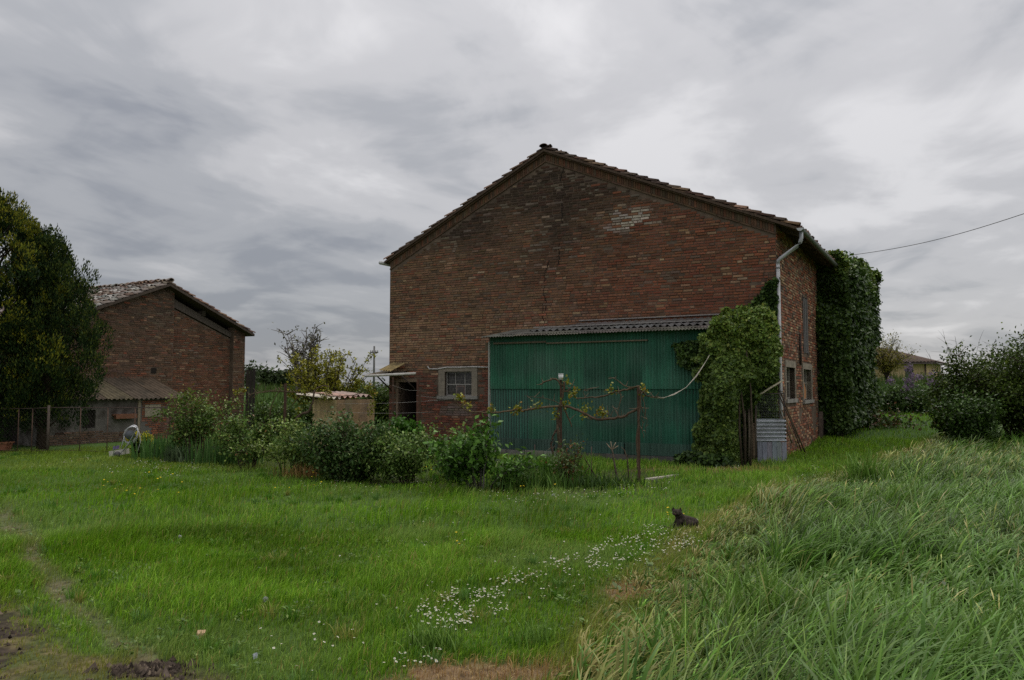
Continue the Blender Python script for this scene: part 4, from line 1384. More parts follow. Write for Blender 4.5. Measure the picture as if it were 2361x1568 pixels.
def ivo(x, y):
    # the curtain hangs before the shed front and curls back round its right end to the barn corner
    back = .2 * float(ss(1680, 1748, x))
    mid = math.sin(min(max((y - 735) / 340, 0), 1) * math.pi) ** .8
    bump_ = (float(fbm(x, y, .022, 91)) - .5)
    o_ = (SD + .10 + .32 * mid + .55 * bump_) * (1 - back) + (.22 + .25 * bump_) * back
    rec = float(ss(1688, 1710, x)) * float(ss(870, 975, y))
    return o_ * (1 - rec) + (.45 + .2 * bump_) * rec
L3, _, PY = wallpatch(poly, lambda x, y: bfront(x, y, ivo(x, y)), 40000, 14)
ztopi = bfront(1720, 720, SD).z
ivy_leaves(iv1, L3, (0, -1, 0), lambda a, z: 0 * a, .072, IVYL, .8, seed=1, depth=.09, clump_s=3.0, top=lambda a, z: np.clip(ss(ztopi - 1.5, ztopi - .1, z) * .75 + .12, 0, 1))
poly = [(1612, 782), (1640, 748), (1688, 720), (1760, 713), (1788, 738), (1790, 810), (1622, 806)]
L3, _, _ = wallpatch(poly, lambda x, y: bfront(x, y, .25 + (SD - .2) * float(ss(715, 800, y)) * (1 - .8 * float(ss(1700, 1805, x))) + .6 * (float(fbm(x, y, .03, 93)) - .5)), 12000, 9)
ivy_leaves(iv1, L3, (0, -.8, .6), lambda a, z: 0 * a, .085, IVYL, .3, 'crest_foliage', seed=6, depth=.1, clump_s=3.0, top=lambda a, z: .75 + 0 * a)
poly = [(1553, 788), (1630, 782), (1632, 880), (1598, 848), (1562, 832)]
L3, _, _ = wallpatch(poly, lambda x, y: bfront(x, y, SD + .12), 3600, 6)
ivy_leaves(iv1, L3, (0, -1, 0), lambda a, z: 0 * a, .075, IVY, .9, 'eave_shoots', seed=8, depth=.05, amp=.15)  # shade below the eave is put into the leaves by the darker palette
poly = [(1735, 840), (1791, 835), (1788, 1000), (1735, 1045)]
L3, _, _ = wallpatch(poly, lambda x, y: bfront(x, y, .2), 5000, 4)
ivy_leaves(iv1, L3, (0, -1, 0), lambda a, z: 0 * a, .075, IVYL, .8, 'corner_foliage', seed=7, depth=.05, amp=.2)
poly = [(1791, 642), (1774, 652), (1748, 682), (1716, 716), (1735, 760), (1791, 770)]
L3, _, _ = wallpatch(poly, lambda x, y: bfront(x, y, .06), 3800, 5)
ivy_leaves(iv1, L3, (0, -1, 0), lambda a, z: .02 + 0 * a, .09, IVY, .7, 'wall_creeper', seed=2, depth=.03, amp=.12)
poly = [(1560, 1050), (1600, 1042), (1690, 1052), (1700, 1072), (1560, 1072)]
L3, _, _ = wallpatch(poly, lambda x, y: bfront(x, y, SD + .35), 2200, 5)
L3[:, 2] = np.abs(L3[:, 2])
ivy_leaves(iv1, L3, (0, -1, 0), lambda a, z: .1 + 0 * a, .09, IVY, .5, 'ground_shoots', seed=3, depth=.12)
mb = MB()
for k in range(7):
    q = bfront(random.uniform(1668, 1735), 1000, SD - .1)
    x = q.x; yb = -SD + .02
    mb.tube([(x, yb - .1, 0), (x + random.uniform(-.05, .05), yb - .12, .8), (x + random.uniform(-.08, .08), yb - .15, 1.6), (x + random.uniform(-.1, .1), yb - .1, 2.4), (x, -SD + .6, 3.0)], [.025, .022, .018, .013, .008], 6, (.09, .07, .05))
mb.build('vine_stems', M['bark'], iv1)

iv2 = thing('ivy', 'massive dark ivy curtain covering the far end of the barn side wall', 'ivy', C0, -ANG)
UI = UEND + .15
PJ = 0.75
pF = bw((0, UI, 0))
poly = [(1866, 600), (1880, 590), (1912, 574), (1945, 586), (1966, 600), (1968, 985), (1940, 1004), (1908, 996), (1893, 945), (1886, 880), (1896, 850), (1888, 800), (1878, 720), (1872, 660)]
L3, _, _ = wallpatch(poly, lambda x, y: bl_(onplane(x, y, pF - BY * (.55 * (float(fbm(x, y, .022, 95)) - .5)), BY)), 23000, 10)
L3[:, 0] = np.minimum(L3[:, 0], PJ + .1)
zt2 = L3[:, 2].max()
ivy_leaves(iv2, L3, (0, -1, 0), lambda a, z: .05 + 0 * a, .10, IVY, .7, 'foliage', seed=4, depth=.1, clump_s=1.6, top=lambda a, z: np.clip(ss(zt2 - .9, zt2 - .1, z) * .85 + .06, 0, 1))
poly = [(1950, 590), (1975, 600), (2004, 612), (2018, 650), (2020, 700), (2012, 790), (2010, 840), (2024, 900), (2026, 935), (1995, 965), (1958, 990)]
L3, _, _ = wallpatch(poly, lambda x, y: bside(x, y, PJ + .45 * (float(fbm(x * 2, y, .02, 96)) - .5)), 24000, 10)
L3[:, 1] = np.clip(L3[:, 1], UI - .1, 19)
ivy_leaves(iv2, L3, (1, 0, 0), lambda a, z: .0 + 0 * a, .13, IVY, .7, 'far_foliage', seed=5, depth=.12, clump_s=.9, top=lambda a, z: np.clip(ss(zt2 - .6, zt2 + .6, z) * .7 + .04, 0, 1))
# woody stems and the leafy top along the eave
mb = MB()
for k in range(16):
    u = UI + .1 + k * .65
    x = random.uniform(.3, .55)
    mb.tube([(x, u, tz(*bw((x, u, 0)).xy) - .05), (x + random.uniform(-.1, .1), u + random.uniform(-.2, .2), 2), (x - .1, u + random.uniform(-.3, .3), 3.6), (.2, u, 5.2)], [.05, .04, .03, .015], 6, (.08, .065, .05))
mb.build('vine_stems', M['bark'], iv2)
n = 9000
P = np.stack([rng.uniform(-.2, PJ + .1, n), rng.uniform(UI, 17.5, n), np.zeros(n)], 1)
P[:, 2] = zt2 - .35 + .0 * P[:, 1] + rng.normal(0, .12, n) + .35 * (fbm(P[:, 0], P[:, 1], .9, 51) - .5)
leaf_mesh('eave_foliage', P, rng.normal(0, .7, (n, 3)), rng.normal(0, .4, (n, 3)) + [0, 0, 1], .12, .1, pick([(.085, .16, .03, 2), (.05, .11, .025, 2), (.12, .2, .035, 1)], n), M['ivyleaf'], iv2)
n = 1500
b = ground(2005, 985)
gc = thing('bramble', 'low reddish bramble tangle at the foot of the big ivy', 'bush', b)
C = np.stack([rng.normal(0, .8, n), rng.normal(.3, .8, n), np.abs(rng.normal(0, .28, n))], 1)
leaf_mesh('foliage', C, rng.normal(0, 1, (n, 3)), rng.normal(0, .5, (n, 3)) + [0, 0, 1], .11, .09, pick([(.04, .075, .025, 3), (.09, .05, .03, 2), (.06, .1, .03, 1)], n), M['leaf'], gc)
mb = MB()
for k in range(14):
    a = random.uniform(0, 6.28); r_ = random.uniform(.3, 1.0)
    mb.tube([(0, .2, 0), (math.cos(a) * r_ * .5, .2 + math.sin(a) * r_ * .5, .4), (math.cos(a) * r_, .2 + math.sin(a) * r_, .1)], [.01, .008, .005], 4, (.12, .06, .045))
mb.build('canes', M['bark'], gc)

# ------------------------------------------------------------------ golden conifers at left
def conifer(label, base, H, Rm, n_lobes, seed, pal, tips, tipw, bottom=.17, group='conifers at the left edge', lobe=(.42, .78), per=700, peak=.36):
    random.seed(seed)
    root = thing('conifer_tree', label, 'tree', base, 0, group)
    mb = MB(); mb.tube([(0, 0, -.1), (.02, 0, H * .3), (0, .02, H * .7), (0, 0, H * .93)], [.16, .12, .07, .02], 8, (.07, .05, .038)); mb.build('trunk', M['bark'], root)
    Cs, Ax, Nr, Ls, Cc = [], [], [], [], []
    br = MB()
    for k in range(n_lobes):
        t = bottom + (.985 - bottom) * (k + random.random()) / n_lobes
        q = (t - bottom) / (1 - bottom)
        prof = Rm * (math.sin(math.pi * min(1, .28 + q / peak * .22)) if q < peak else max(.06, math.cos((q - peak) / (1 - peak) * math.pi * .5)) ** .62)
        a = k * 2.399 + random.uniform(-.5, .5)
        r_ = max(0, prof * random.uniform(.5, 1.12) - .2)
        c = np.array([r_ * math.cos(a), r_ * math.sin(a), H * t])
        lr = random.uniform(*lobe) * (1 - .35 * q)
        br.tube([(0, 0, max(.3, H * t - .9 * r_)), c * np.array([.5, .5, 1]) - np.array([0, 0, .3]), c], [.03, .02, .008], 4, (.06, .045, .035), False)
        out_ = np.array([math.cos(a), math.sin(a), 0.0])
        # sub-clumps of upright sprays on each bough
        ns = 13
        sd = norm(rng.normal(0, 1, (ns, 3)) + out_ * .5 + np.array([0, 0, .3]))
        sc = c + sd * lr * np.array([.72, .72, .95])
        m_ = per
        w_ = rng.integers(0, ns, m_)
        d = norm(rng.normal(0, 1, (m_, 3)))
        rad = lr * .34 * rng.uniform(.25, 1.0, (m_, 1))
        P = sc[w_] + d * rad * np.array([.8, .8, 1.5])
        Cs.append(P); Ax.append(d * .3 + sd[w_] * .35 + np.array([0, 0, 1.0]) + rng.normal(0, .22, (m_, 3)))
        Nr.append(rng.normal(0, 1, (m_, 3)))
        Ls.append(rng.uniform(.05, .105, m_))
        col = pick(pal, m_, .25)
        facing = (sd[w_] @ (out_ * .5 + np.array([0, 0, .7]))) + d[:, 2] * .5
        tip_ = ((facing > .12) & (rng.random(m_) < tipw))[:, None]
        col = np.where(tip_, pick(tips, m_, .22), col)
        Cc.append(col)
    br.build('branches', M['bark'], root)
    C = np.concatenate(Cs); L_ = np.concatenate(Ls)
    C[:, 2] = np.maximum(C[:, 2], .15)
    leaf_mesh('crown', C, np.concatenate(Ax), np.concatenate(Nr), L_, L_ * .42, np.concatenate(Cc), M['conifer'], root)
    return root
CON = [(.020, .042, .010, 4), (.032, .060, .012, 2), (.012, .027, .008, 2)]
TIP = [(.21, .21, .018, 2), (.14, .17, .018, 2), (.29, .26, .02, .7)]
b = at(-30, 1030, 20.6); b.z = 0
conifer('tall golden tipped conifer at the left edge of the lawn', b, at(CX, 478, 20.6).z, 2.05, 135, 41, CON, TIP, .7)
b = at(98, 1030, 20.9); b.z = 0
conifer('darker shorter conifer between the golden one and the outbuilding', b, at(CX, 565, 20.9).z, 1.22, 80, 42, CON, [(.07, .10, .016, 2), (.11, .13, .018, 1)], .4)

# dark timber hut under the conifers
p0 = at(-80, 1030, 22.4); p1 = at(120, 1030, 22.4)
hut = thing('timber_hut', 'dark plank hut in the shade beneath the conifers', 'hut', (p0.x, p0.y, 0), math.atan2(p1.y - p0.y, p1.x - p0.x))
Lh = (p1 - p0).length
k = 0; x = 0
while x < Lh:
    mb = MB(); mb.box(x + .004, x + .145, -.012 * (k % 2), .03, 0.0, 1.75 + random.uniform(-.03, .03), cj((.035, .03, .025), .25)); mb.build('plank', M['wood'], hut)
    x += .15; k += 1
mb = MB(); mb.box(0, Lh, .035, .8, -.05, 1.7, (.03, .026, .022)); mb.build('hut_body', M['wood'], hut)
mb = MB(); mb.box(-.1, Lh + .05, -.2, .9, 1.78, 1.84, (.05, .045, .04)); mb.build('roof', M['oldroof'], hut)

# wire fence in front of the coop
fq = [(-30, 1043), (40, 1043), (72, 1043), (109, 1044), (183, 1043), (246, 1046), (309, 1047), (385, 1049)]
fp = [ground(*q) for q in fq]
fence = thing('wire_fence', 'rusty post and wire mesh fence between the lawn and the coop', 'fence', fp[0])
top = [at(q[0], 940 + (2 if i < 3 else 0), p.y).z for i, (q, p) in enumerate(zip(fq, fp))]
for i, p in enumerate(fp):
    mb = MB(); r_ = .035 if i == 3 else .014
    q = p - fp[0]
    mb.tube([(q.x, q.y, -.05), (q.x, q.y, top[i] - fp[0].z + (.06 if i == 3 else 0))], r_, 6, (.11, .085, .07) if i == 3 else (.12, .075, .055)); mb.build('post', M['rust'], fence)
mb = MB()
for i in range(len(fp) - 1):
    a, b = fp[i] - fp[0], fp[i + 1] - fp[0]
    mb.tube([(a.x, a.y, top[i] - fp[0].z), (b.x, b.y, top[i + 1] - fp[0].z)], .013, 5, (.07, .05, .042))
    mb.tube([(a.x, a.y, .06), (b.x, b.y, .06)], .009, 5, (.09, .06, .045))
mb.build('rail', M['rust'], fence)
mb = MB()
for i in range(len(fp) - 1):
    a, b = fp[i] - fp[0], fp[i + 1] - fp[0]
    h = .5 * (top[i] + top[i + 1]) - fp[0].z
    d = b - a; n = max(1, int(d.length / .11))
    m_ = int(h / .11)
    for k in range(-m_, n):
        for sg in (0, 1):
            t0, t1 = max(k, 0), min(k + m_, n)
            if t1 <= t0:
                continue
            z0_, z1_ = (t0 - k) / m_ * h, (t1 - k) / m_ * h
            if sg:
                z0_, z1_ = h - z0_, h - z1_
            A_ = a + d * (t0 / n); B_ = a + d * (t1 / n)
            mb.tube([(A_.x, A_.y, z0_), (B_.x, B_.y, z1_)], .001, 3, (.10, .09, .08), False)
mb.build('wire_mesh', M['rust'], fence, 'stuff')

# terracotta trough planter
b = ground(2, 1040)
pl = thing('trough_planter', 'terracotta trough planter at the left edge of the lawn', 'planter', (b.x - .08, b.y, b.z))
mb = MB()
mb.add([(-.32, -.11, 0), (.26, -.11, 0), (.26, .11, 0), (-.32, .11, 0), (-.37, -.14, .2), (.31, -.14, .2), (.31, .14, .2), (-.37, .14, .2)], [(0, 3, 2, 1), (0, 1, 5, 4), (1, 2, 6, 5), (2, 3, 7, 6), (3, 0, 4, 7), (4, 5, 6, 7)], (.33, .14, .08))
mb.box(-.39, .33, -.16, .16, .201, .235, (.36, .16, .09))
mb.build('pot', M['terracotta'], pl)
n = 90
leaf_mesh('leaves', np.stack([rng.normal(-.1, .12, n), rng.normal(0, .06, n), .25 + np.abs(rng.normal(0, .2, n))], 1), rng.normal(0, 1, (n, 3)), rng.normal(0, .5, (n, 3)) + [0, 0, 1], .1, .06, pick([(.08, .2, .03, 1)], n), M['leaf'], pl)

# hose cart
b = ground(275, 1056)
hc = thing('hose_cart', 'garden hose cart with a pale coiled hose beside the yellow flowering plant', 'hose cart', b)
def hp(px, py, dY=0):
    v = at(px, py, b.y + dY) - b
    return v
mb = MB()
for dY in (-.14, .14):
    mb.tube([hp(270, 1056, dY), hp(297, 1022, dY), hp(316, 985, dY), hp(308, 980, dY)], .013, 6, (.42, .43, .45))
mb.tube([hp(316, 986, -.14), hp(316, 986, .14)], .013, 6, (.42, .43, .45)); mb.tube([hp(297, 1022, -.14), hp(297, 1022, .14)], .013, 6, (.42, .43, .45))
mb.tube([hp(277, 1040, -.14), hp(287, 1006, -.14)], .01, 6, (.45, .46, .47))
mb.build('frame', M['zinc'], hc)
mb = MB()
for k in range(5):
    c = hp(301 + k * .7, 1002, -.08 + .04 * k); pts = []
    for j in range(25):
        a = 2 * math.pi * j / 24
        pts.append(c + Vector((math.cos(a) * .155 + .04 * math.sin(a), .02 * math.sin(a * 2 + k), math.sin(a) * (.18 + .01 * k))))
    mb.tube(pts, .010, 5, (.62, .62, .63), False)
mb.tube([hp(316, 990), hp(322, 1000), hp(324, 1018), hp(318, 1040)], .010, 5, (.6, .6, .6))
mb.build('hose', M['paint'], hc)
mb = MB(); mb.tube([hp(300, 1003, -.1), hp(300, 1003, .1)], .11, 14, (.09, .10, .11)); mb.build('reel', M['paint'], hc)
mb = MB(); mb.obox(hp(275, 1043), (.32, 0, .05), (0, .3, 0), (-.02, 0, .12), (.55, .52, .45)); mb.build('base_tray', M['paint'], hc)
mb = MB(); mb.obox(hp(268, 1032, -.05), (.1, 0, .02), (0, .1, 0), (0, 0, .08), (.16, .12, .26)); mb.build('fitting', M['paint'], hc)
for dY in (-.2, .2):
    mb = MB(); q = hp(270, 1054, dY); mb.tube([q + Vector((0, -.015, .06)), q + Vector((0, .015, .06))], .07, 12, (.06, .06, .065)); mb.build('wheel', M['paint'], hc)

# beige fibre cement hut
b = at(775, 1000, 19.2); b.z = tz(b.x, b.y)
hb = thing('sheet_hut', 'small beige sheet clad hut with wavy pink and white roof in the garden', 'hut', b, 0)
zt_ = at(775, 922, 19.2).z - b.z
A_ = at(722, 950, 19.9) - b; B_ = Vector((0, 0, 0)); C_ = at(862, 950, 20.3) - b
for q, (a, c, col, nb) in enumerate(((A_, B_, (.66, .49, .27), 3), (B_, C_, (.36, .25, .145), 5))):
    a = Vector((a.x, a.y, 0)); c = Vector((c.x, c.y, 0))
    d = c - a; nrm_ = Vector((d.y, -d.x, 0)).normalized()
    for k in range(nb):
        m_ = a + d * ((k + .5) / nb)
        mb = MB(); mb.obox(m_ + Vector((0, 0, zt_ / 2)) + nrm_ * random.uniform(0, .006), d / nb * .985, nrm_ * .03, (0, 0, zt_), cj(col, .1)); mb.build('cladding_sheet', M['oldroof'] if False else M['concrete'], hb)
D_ = A_ + C_
mb = MB()
for a, c in ((A_, D_), (C_, D_)):
    a = Vector((a.x, a.y, 0)); c = Vector((c.x, c.y, 0)); d = c - a
    mb.obox((a + c) / 2 + Vector((0, 0, zt_ / 2)), d, Vector((d.y, -d.x, 0)).normalized() * .03, (0, 0, zt_), (.25, .18, .1))
mb.build('rear_cladding', M['concrete'], hb)
ux = Vector((C_.x, C_.y, 0)); lx = ux.length
for k in range(3):
    V_, F_ = corr(3, .19, .035, 1.0, segs=2)
    m_ = Matrix.Translation((-.15 + (ux.x / lx) * (k * .56 - .1) - .06, (ux.y / lx) * (k * .56) - .2, zt_ + .05 + .02 * k)) @ Matrix.Rotation(math.atan2(ux.y, ux.x), 4, 'Z') @ Matrix.Rotation(R(5), 4, 'X')
    mb = MB(); mb.add(T_(m_, V_), F_, [(.62, .55, .44), (.5, .32, .25), (.45, .33, .28)][k], True); mb.build('roof_sheet', M['concrete'], hb)

# ------------------------------------------------------------------ vines and posts
def post(label, px, ytop, ybase, r=.035, Y=None, col=(.085, .05, .034), group='rusty vine posts'):
    b = ground(px, ybase) if Y is None else at(px, ybase, Y)
    if Y is not None:
        b.z = tz(b.x, b.y)
    z = at(px, ytop, b.y).z - b.z
    mb = MB(); mb.obox((0, 0, z / 2 - .05), (r * 1.6, 0, 0), (0, r * .5, 0), (random.uniform(-.01, .01), 0, z + .1), col); mb.obox((0, r * .6, z / 2 - .05), (r * .5, 0, 0), (0, r * 1.2, 0), (0, 0, z + .096), col)
    o = mb.build('vine_post', M['rust'], None); o.location = b
    tag(o, label, 'post', group)
    return b, z
p1_, h1 = post('rusty vine post with a white can on top', 1294, 872, 1102, .024)
p2_, h2 = post('rusty vine post standing right of the capped one', 1474, 892, 1116, .025)
mb = MB(); mb.tube([(0, 0, 0), (0, 0, .1)], [.043, .047], 12, (.72, .72, .70)); mb.tube([(0, 0, .1), (0, 0, .112)], [.05, .05], 12, (.75, .75, .73))
o = mb.build('tin_can', M['paint'], None); o.location = (p1_.x, p1_.y, p1_.z + h1 - .03); tag(o, 'white tin can capping the rusty vine post', 'can')
def vine(label, org, chains, buds, leafcol, group='grapevines trained along wires', twig_seed=3, nl=26):
    random.seed(twig_seed)
    root = thing('grapevine', label, 'vine', org, 0, group)
    mb = MB(); arms = MB(); leafp = []
    for ci, (pts, r0, r1) in enumerate(chains):
        P = [at(q[0], q[1], org.y + (q[2] if len(q) > 2 else 0)) - org for q in pts]
        # subdivide with a smooth wobble
        Q_ = []
        for i in range(len(P) - 1):
            for k in range(4):
                t = k / 4
                pm, pn = P[max(i - 1, 0)], P[min(i + 2, len(P) - 1)]
                v = .5 * ((2 * P[i]) + (P[i + 1] - pm) * t + (2 * pm - 5 * P[i] + 4 * P[i + 1] - pn) * t * t + (3 * P[i] - pm - 3 * P[i + 1] + pn) * t ** 3)
                Q_.append(v + Vector((random.gauss(0, .006), random.gauss(0, .012), random.gauss(0, .006))))
        Q_.append(P[-1])
        n = len(Q_)
        tgt = mb if ci == 0 else arms
        tgt.tube(Q_, [(r0 + (r1 - r0) * i / (n - 1)) * random.uniform(.85, 1.15) for i in range(n)], 7, cj((.12, .085, .055), .15))
        if ci > 0:
            for i in range(1, n - 1):
                if random.random() < .38:
                    d = Vector((random.uniform(-1, 1), random.uniform(-.6, .6), random.uniform(-.3, 1.1))).normalized() * random.uniform(.05, .17)
                    arms.tube([Q_[i], Q_[i] + d * .6, Q_[i] + d + Vector((0, 0, .01))], [.007, .005, .003], 4, (.19, .14, .1), False)
    mb.build('trunk', M['bark'], root); arms.build('cordon', M['bark'], root)
    C = []
    for q in buds:
        c = at(q[0], q[1], org.y + (q[2] if len(q) > 2 else 0)) - org
        C.append(np.array(tuple(c)) + rng.normal(0, .045, (nl, 3)))
    C = np.concatenate(C); n = len(C)
    leaf_mesh('young_leaves', C, rng.normal(0, 1, (n, 3)) + [0, 0, .3], rng.normal(0, .6, (n, 3)) + [0, 0, 1], .055, .05, pick(leafcol, n, .2), M['leaf'], root)
    return root
VL = [(.22, .24, .035, 3), (.14, .19, .03, 2), (.26, .17, .04, 1)]
vine('grapevine climbing the capped post with an arm reaching left across the green sheets', p1_, [
    ([(1288, 1100), (1285, 1060), (1290, 1020), (1285, 985), (1288, 950), (1297, 915), (1300, 880)], .03, .022),
    ([(1284, 1085), (1275, 1050), (1272, 1025), (1276, 1002), (1288, 985), (1290, 960)], .02, .018),
    ([(1297, 936), (1270, 938), (1240, 941), (1215, 945), (1205, 948), (1190, 944), (1160, 950), (1130, 952), (1100, 950), (1078, 948), (1060, 935), (1045, 918)], .021, .009),
    ([(1298, 890), (1282, 874), (1265, 877), (1245, 886)], .02, .012),
    ([(1297, 935), (1310, 962), (1318, 985)], .016, .01),
    ([(1292, 932), (1270, 922), (1240, 916), (1210, 912)], .007, .003),
    ([(1298, 903), (1312, 900), (1320, 888)], .012, .008),
    ([(1285, 1100), (1278, 1130)], .012, .01),
], [(1305, 880), (1318, 910), (1325, 905), (1303, 935), (1280, 955), (1197, 944), (1188, 948), (1240, 937), (1132, 944), (1065, 920), (1058, 915), (1080, 936), (1345, 955)], VL, twig_seed=3)
vine('grapevine on the right rusty post with drooping cordons toward the capped post', p2_, [
    ([(1472, 1112), (1470, 1060), (1468, 1020), (1472, 980), (1475, 930), (1474, 893)], .018, .016),
    ([(1300, 936, .9), (1325, 943, .75), (1350, 955, .55), (1375, 967, .4), (1400, 966, .3), (1425, 963, .2), (1450, 955, .1), (1474, 940, 0)], .022, .022),
    ([(1330, 919, .7), (1365, 916, .5), (1395, 912, .35), (1420, 902, .25), (1445, 898, .1), (1474, 890, 0)], .011, .017),
    ([(1474, 892), (1450, 893), (1425, 880), (1416, 872), (1402, 870)], .011, .004),
    ([(1424, 902, .2), (1432, 912, .2), (1428, 935, .2), (1425, 955, .2), (1435, 962, .2)], .008, .005),
    ([(1474, 893), (1490, 912), (1510, 916), (1520, 915)], .012, .008),
    ([(1478, 900), (1487, 940), (1486, 965), (1480, 990), (1484, 1010)], .008, .004),
    ([(1476, 935), (1490, 965), (1488, 1000)], .007, .003),
    ([(1352, 917, .6), (1345, 905, .6), (1352, 898, .6), (1368, 895, .6)], .006, .003),
    ([(1375, 966, .4), (1360, 968, .5), (1345, 955, .6)], .006, .004),
    ([(1410, 962, .3), (1395, 952, .3), (1388, 945, .3)], .006, .003),
], [(1384, 946, .4), (1390, 955, .4), (1484, 898), (1352, 940, .6), (1410, 900, .3)], VL, twig_seed=4)
# dried cane arching to the ivy
b = p2_
root = thing('dry_cane', 'pale dried cane arching from the right vine post up to the ivy', 'cane', b)
mb = MB()
for k in range(3):
    pts = [(1500, 915 + k), (1530, 917 + k), (1555, 910 - k), (1582, 893 + k), (1606, 868 - k), (1622, 843), (1636, 818 + 2 * k)]
    mb.tube([at(q[0], q[1], b.y + .0 + i * .32) - b + Vector((0, k * .02, 0)) for i, q in enumerate(pts)], [.005, .006, .005, .005, .004, .004, .003], 5, (.36, .33, .27))
mb.build('cane', M['bark'], root)

# back vine row near the outbuilding
p3_, h3 = post('rusty post among tangled vines behind the rose bushes', 656, 884, 1000, .04, 19.0, group='rusty vine posts')
vine('tangled old grapevine on wires behind the rose bushes', p3_, [
    ([(672, 985), (690, 958), (712, 948), (722, 925), (726, 900), (745, 890), (760, 893)], .035, .012),
    ([(656, 903), (690, 905), (720, 905), (760, 913), (800, 912), (838, 906), (858, 900), (868, 890)], .012, .008),
    ([(656, 903), (630, 902), (600, 905), (570, 912)], .014, .008),
    ([(580, 918), (600, 905), (625, 900), (640, 898)], .01, .006),
    ([(622, 960), (626, 935), (640, 908), (652, 892)], .012, .008),
    ([(672, 935), (690, 915), (705, 908)], .01, .006),
    ([(560, 935), (575, 915), (590, 900), (600, 885)], .012, .004),
], [(700, 905), (745, 915), (760, 905), (850, 895), (858, 905), (690, 945), (560, 900), (545, 905), (862, 910), (860, 930), (855, 950)], VL, twig_seed=6, nl=40)
p4_, h4 = post('thin rusty post left of the barn doorway', 905, 870, 1010, .03, 19.6)
p5_, h5 = post('rusty post in front of the right jamb of the barn doorway', 967, 900, 1010, .035, 18.8)
root = thing('clothes_line', 'thin wires strung across in front of the barn doorway and window', 'wire', p5_)
mb = MB()
for (a, c) in (((770, 931), (1085, 916)), ((960, 912), (1090, 914)), ((722, 946), (1000, 950)), ((968, 900), (905, 888))):
    A_ = at(a[0], a[1], 19.2) - p5_; C_ = at(c[0], c[1], 18.6) - p5_
    pts = [A_.lerp(C_, t) - Vector((0, 0, .05 * math.sin(math.pi * t))) for t in np.linspace(0, 1, 9)]
    mb.tube([tuple(q) for q in pts], .0028, 4, (.34, .32, .29))
mb.build('wire', M['zinc'], root)

# ------------------------------------------------------------------ canes, posts and the sheet metal gate by the barn corner
YG = 16.75
gb_ = ground(1778, 1068)
gate = thing('sheet_metal_gate', 'makeshift grey sheet metal gate with wire mesh top beside the ivy', 'gate', gb_)
def gp(px, py, dY=0.0):
    return at(px, py, gb_.y + dY) - gb_
a, c = gp(1743, 965), gp(1811, 963)
nwv = 6
zlo, zhi = gp(1778, 1018).z, gp(1778, 965).z
V_, F_ = corr(nwv, (zhi - zlo) / nwv, .026, c.x - a.x, segs=1, samples=8)
mb = MB(); mb.add([Vector((a.x + v[1], -.02 - v[2], zlo + v[0])) for v in V_], F_, (.40, .42, .45), True); mb.build('corrugated_sheet', M['zinc'], gate)
a2, c2 = gp(1746, 1068), gp(1814, 1068)
nr_ = 6; wq = (c2.x - a2.x) / nr_
for k in range(nr_):
    mb = MB(); mb.box(a2.x + k * wq + .004, a2.x + (k + 1) * wq - .004, -.025 - .004 * (k % 2), -.012, -.02, zlo - .006 * (k % 3), cj((.27, .28, .31), .06)); mb.build('board', M['wood'], gate)
mb = MB()
tl, tr = gp(1741, 909), gp(1808, 907)
for (p, q) in ((gp(1743, 1060), tl), (gp(1813, 1060), tr), (tl, tr)):
    mb.tube([p, q], .013, 6, (.06, .05, .045))
mb.build('frame', M['rust'], gate)
mb = MB()
for k in range(1, 16):
    t = k / 16
    mb.tube([tl.lerp(tr, t), gp(1743, 964).lerp(gp(1811, 964), t)], .002, 3, (.22, .22, .22), False)
    mb.tube([tl.lerp(gp(1743, 964), t), tr.lerp(gp(1811, 964), t)], .002, 3, (.22, .22, .22), False)
mb.build('wire_mesh', M['rust'], gate, 'stuff')
def pole(name, label, cat, a, c, r, col, Y0, Y1, group=None, m='bark'):
    A_, C_ = at(a[0], a[1], Y0), at(c[0], c[1], Y1)
    mid = A_.lerp(C_, .5) + Vector((random.gauss(0, .01), 0, random.gauss(0, .01)))
    mb = MB(); mb.tube([(0, 0, 0), mid - A_, C_ - A_], [r, r * .95, r * .85], 7, cj(col, .12))
    o = mb.build(name, M[m], None); o.location = A_
    return tag(o, label, cat, group)
GC = 'canes leaning by the barn corner'
pole('bean_cane', 'outermost brown cane leaning at the barn corner with its foot on the grass', 'cane', (1856, 1042), (1800, 905), .02, (.14, .095, .06), 17.3, 17.2, GC)
pole('bean_cane', 'second dark cane leaning close against the outermost one', 'cane', (1848, 1040), (1797, 912), .018, (.11, .08, .055), 17.25, 17.15, GC)
pole('bean_cane', 'pale bamboo cane leaning steeply behind the metal gate', 'cane', (1841, 1033), (1803, 945), .014, (.30, .22, .12), 17.2, 17.1, GC)
pole('bean_cane', 'short greenish cane nearest the metal gate', 'cane', (1826, 1022), (1792, 925), .013, (.17, .14, .07), 17.2, 17.2, GC)
GP = 'old wooden posts stacked beside the ivy'
for (lab, x, yt, yb, r, c) in (('thick brown post leftmost of the stacked upright posts', 1718, 945, 1063, .035, (.13, .10, .075)), ('grey post second from the left among the stacked upright posts', 1727, 935, 1064, .036, (.16, .13, .10)),
                              ('pale topped post in the middle of the stacked upright posts', 1737, 975, 1065, .036, (.2, .15, .1)), ('dark upright post touching the metal gate', 1742, 930, 1066, .026, (.09, .07, .055)),
                              ('tall thin upright post rising highest beside the ivy', 1731, 862, 1060, .022, (.15, .11, .08))):
    pole('wooden_post', lab, 'post', (x, yb), (x + random.uniform(-3, 2), yt), r, c, 17.0, 17.1, GP)
pole('wooden_post', 'slanting post leaning left of the stacked upright posts', 'post', (1683, 1066), (1704, 968), .026, (.17, .14, .11), 16.9, 17.1, GP)
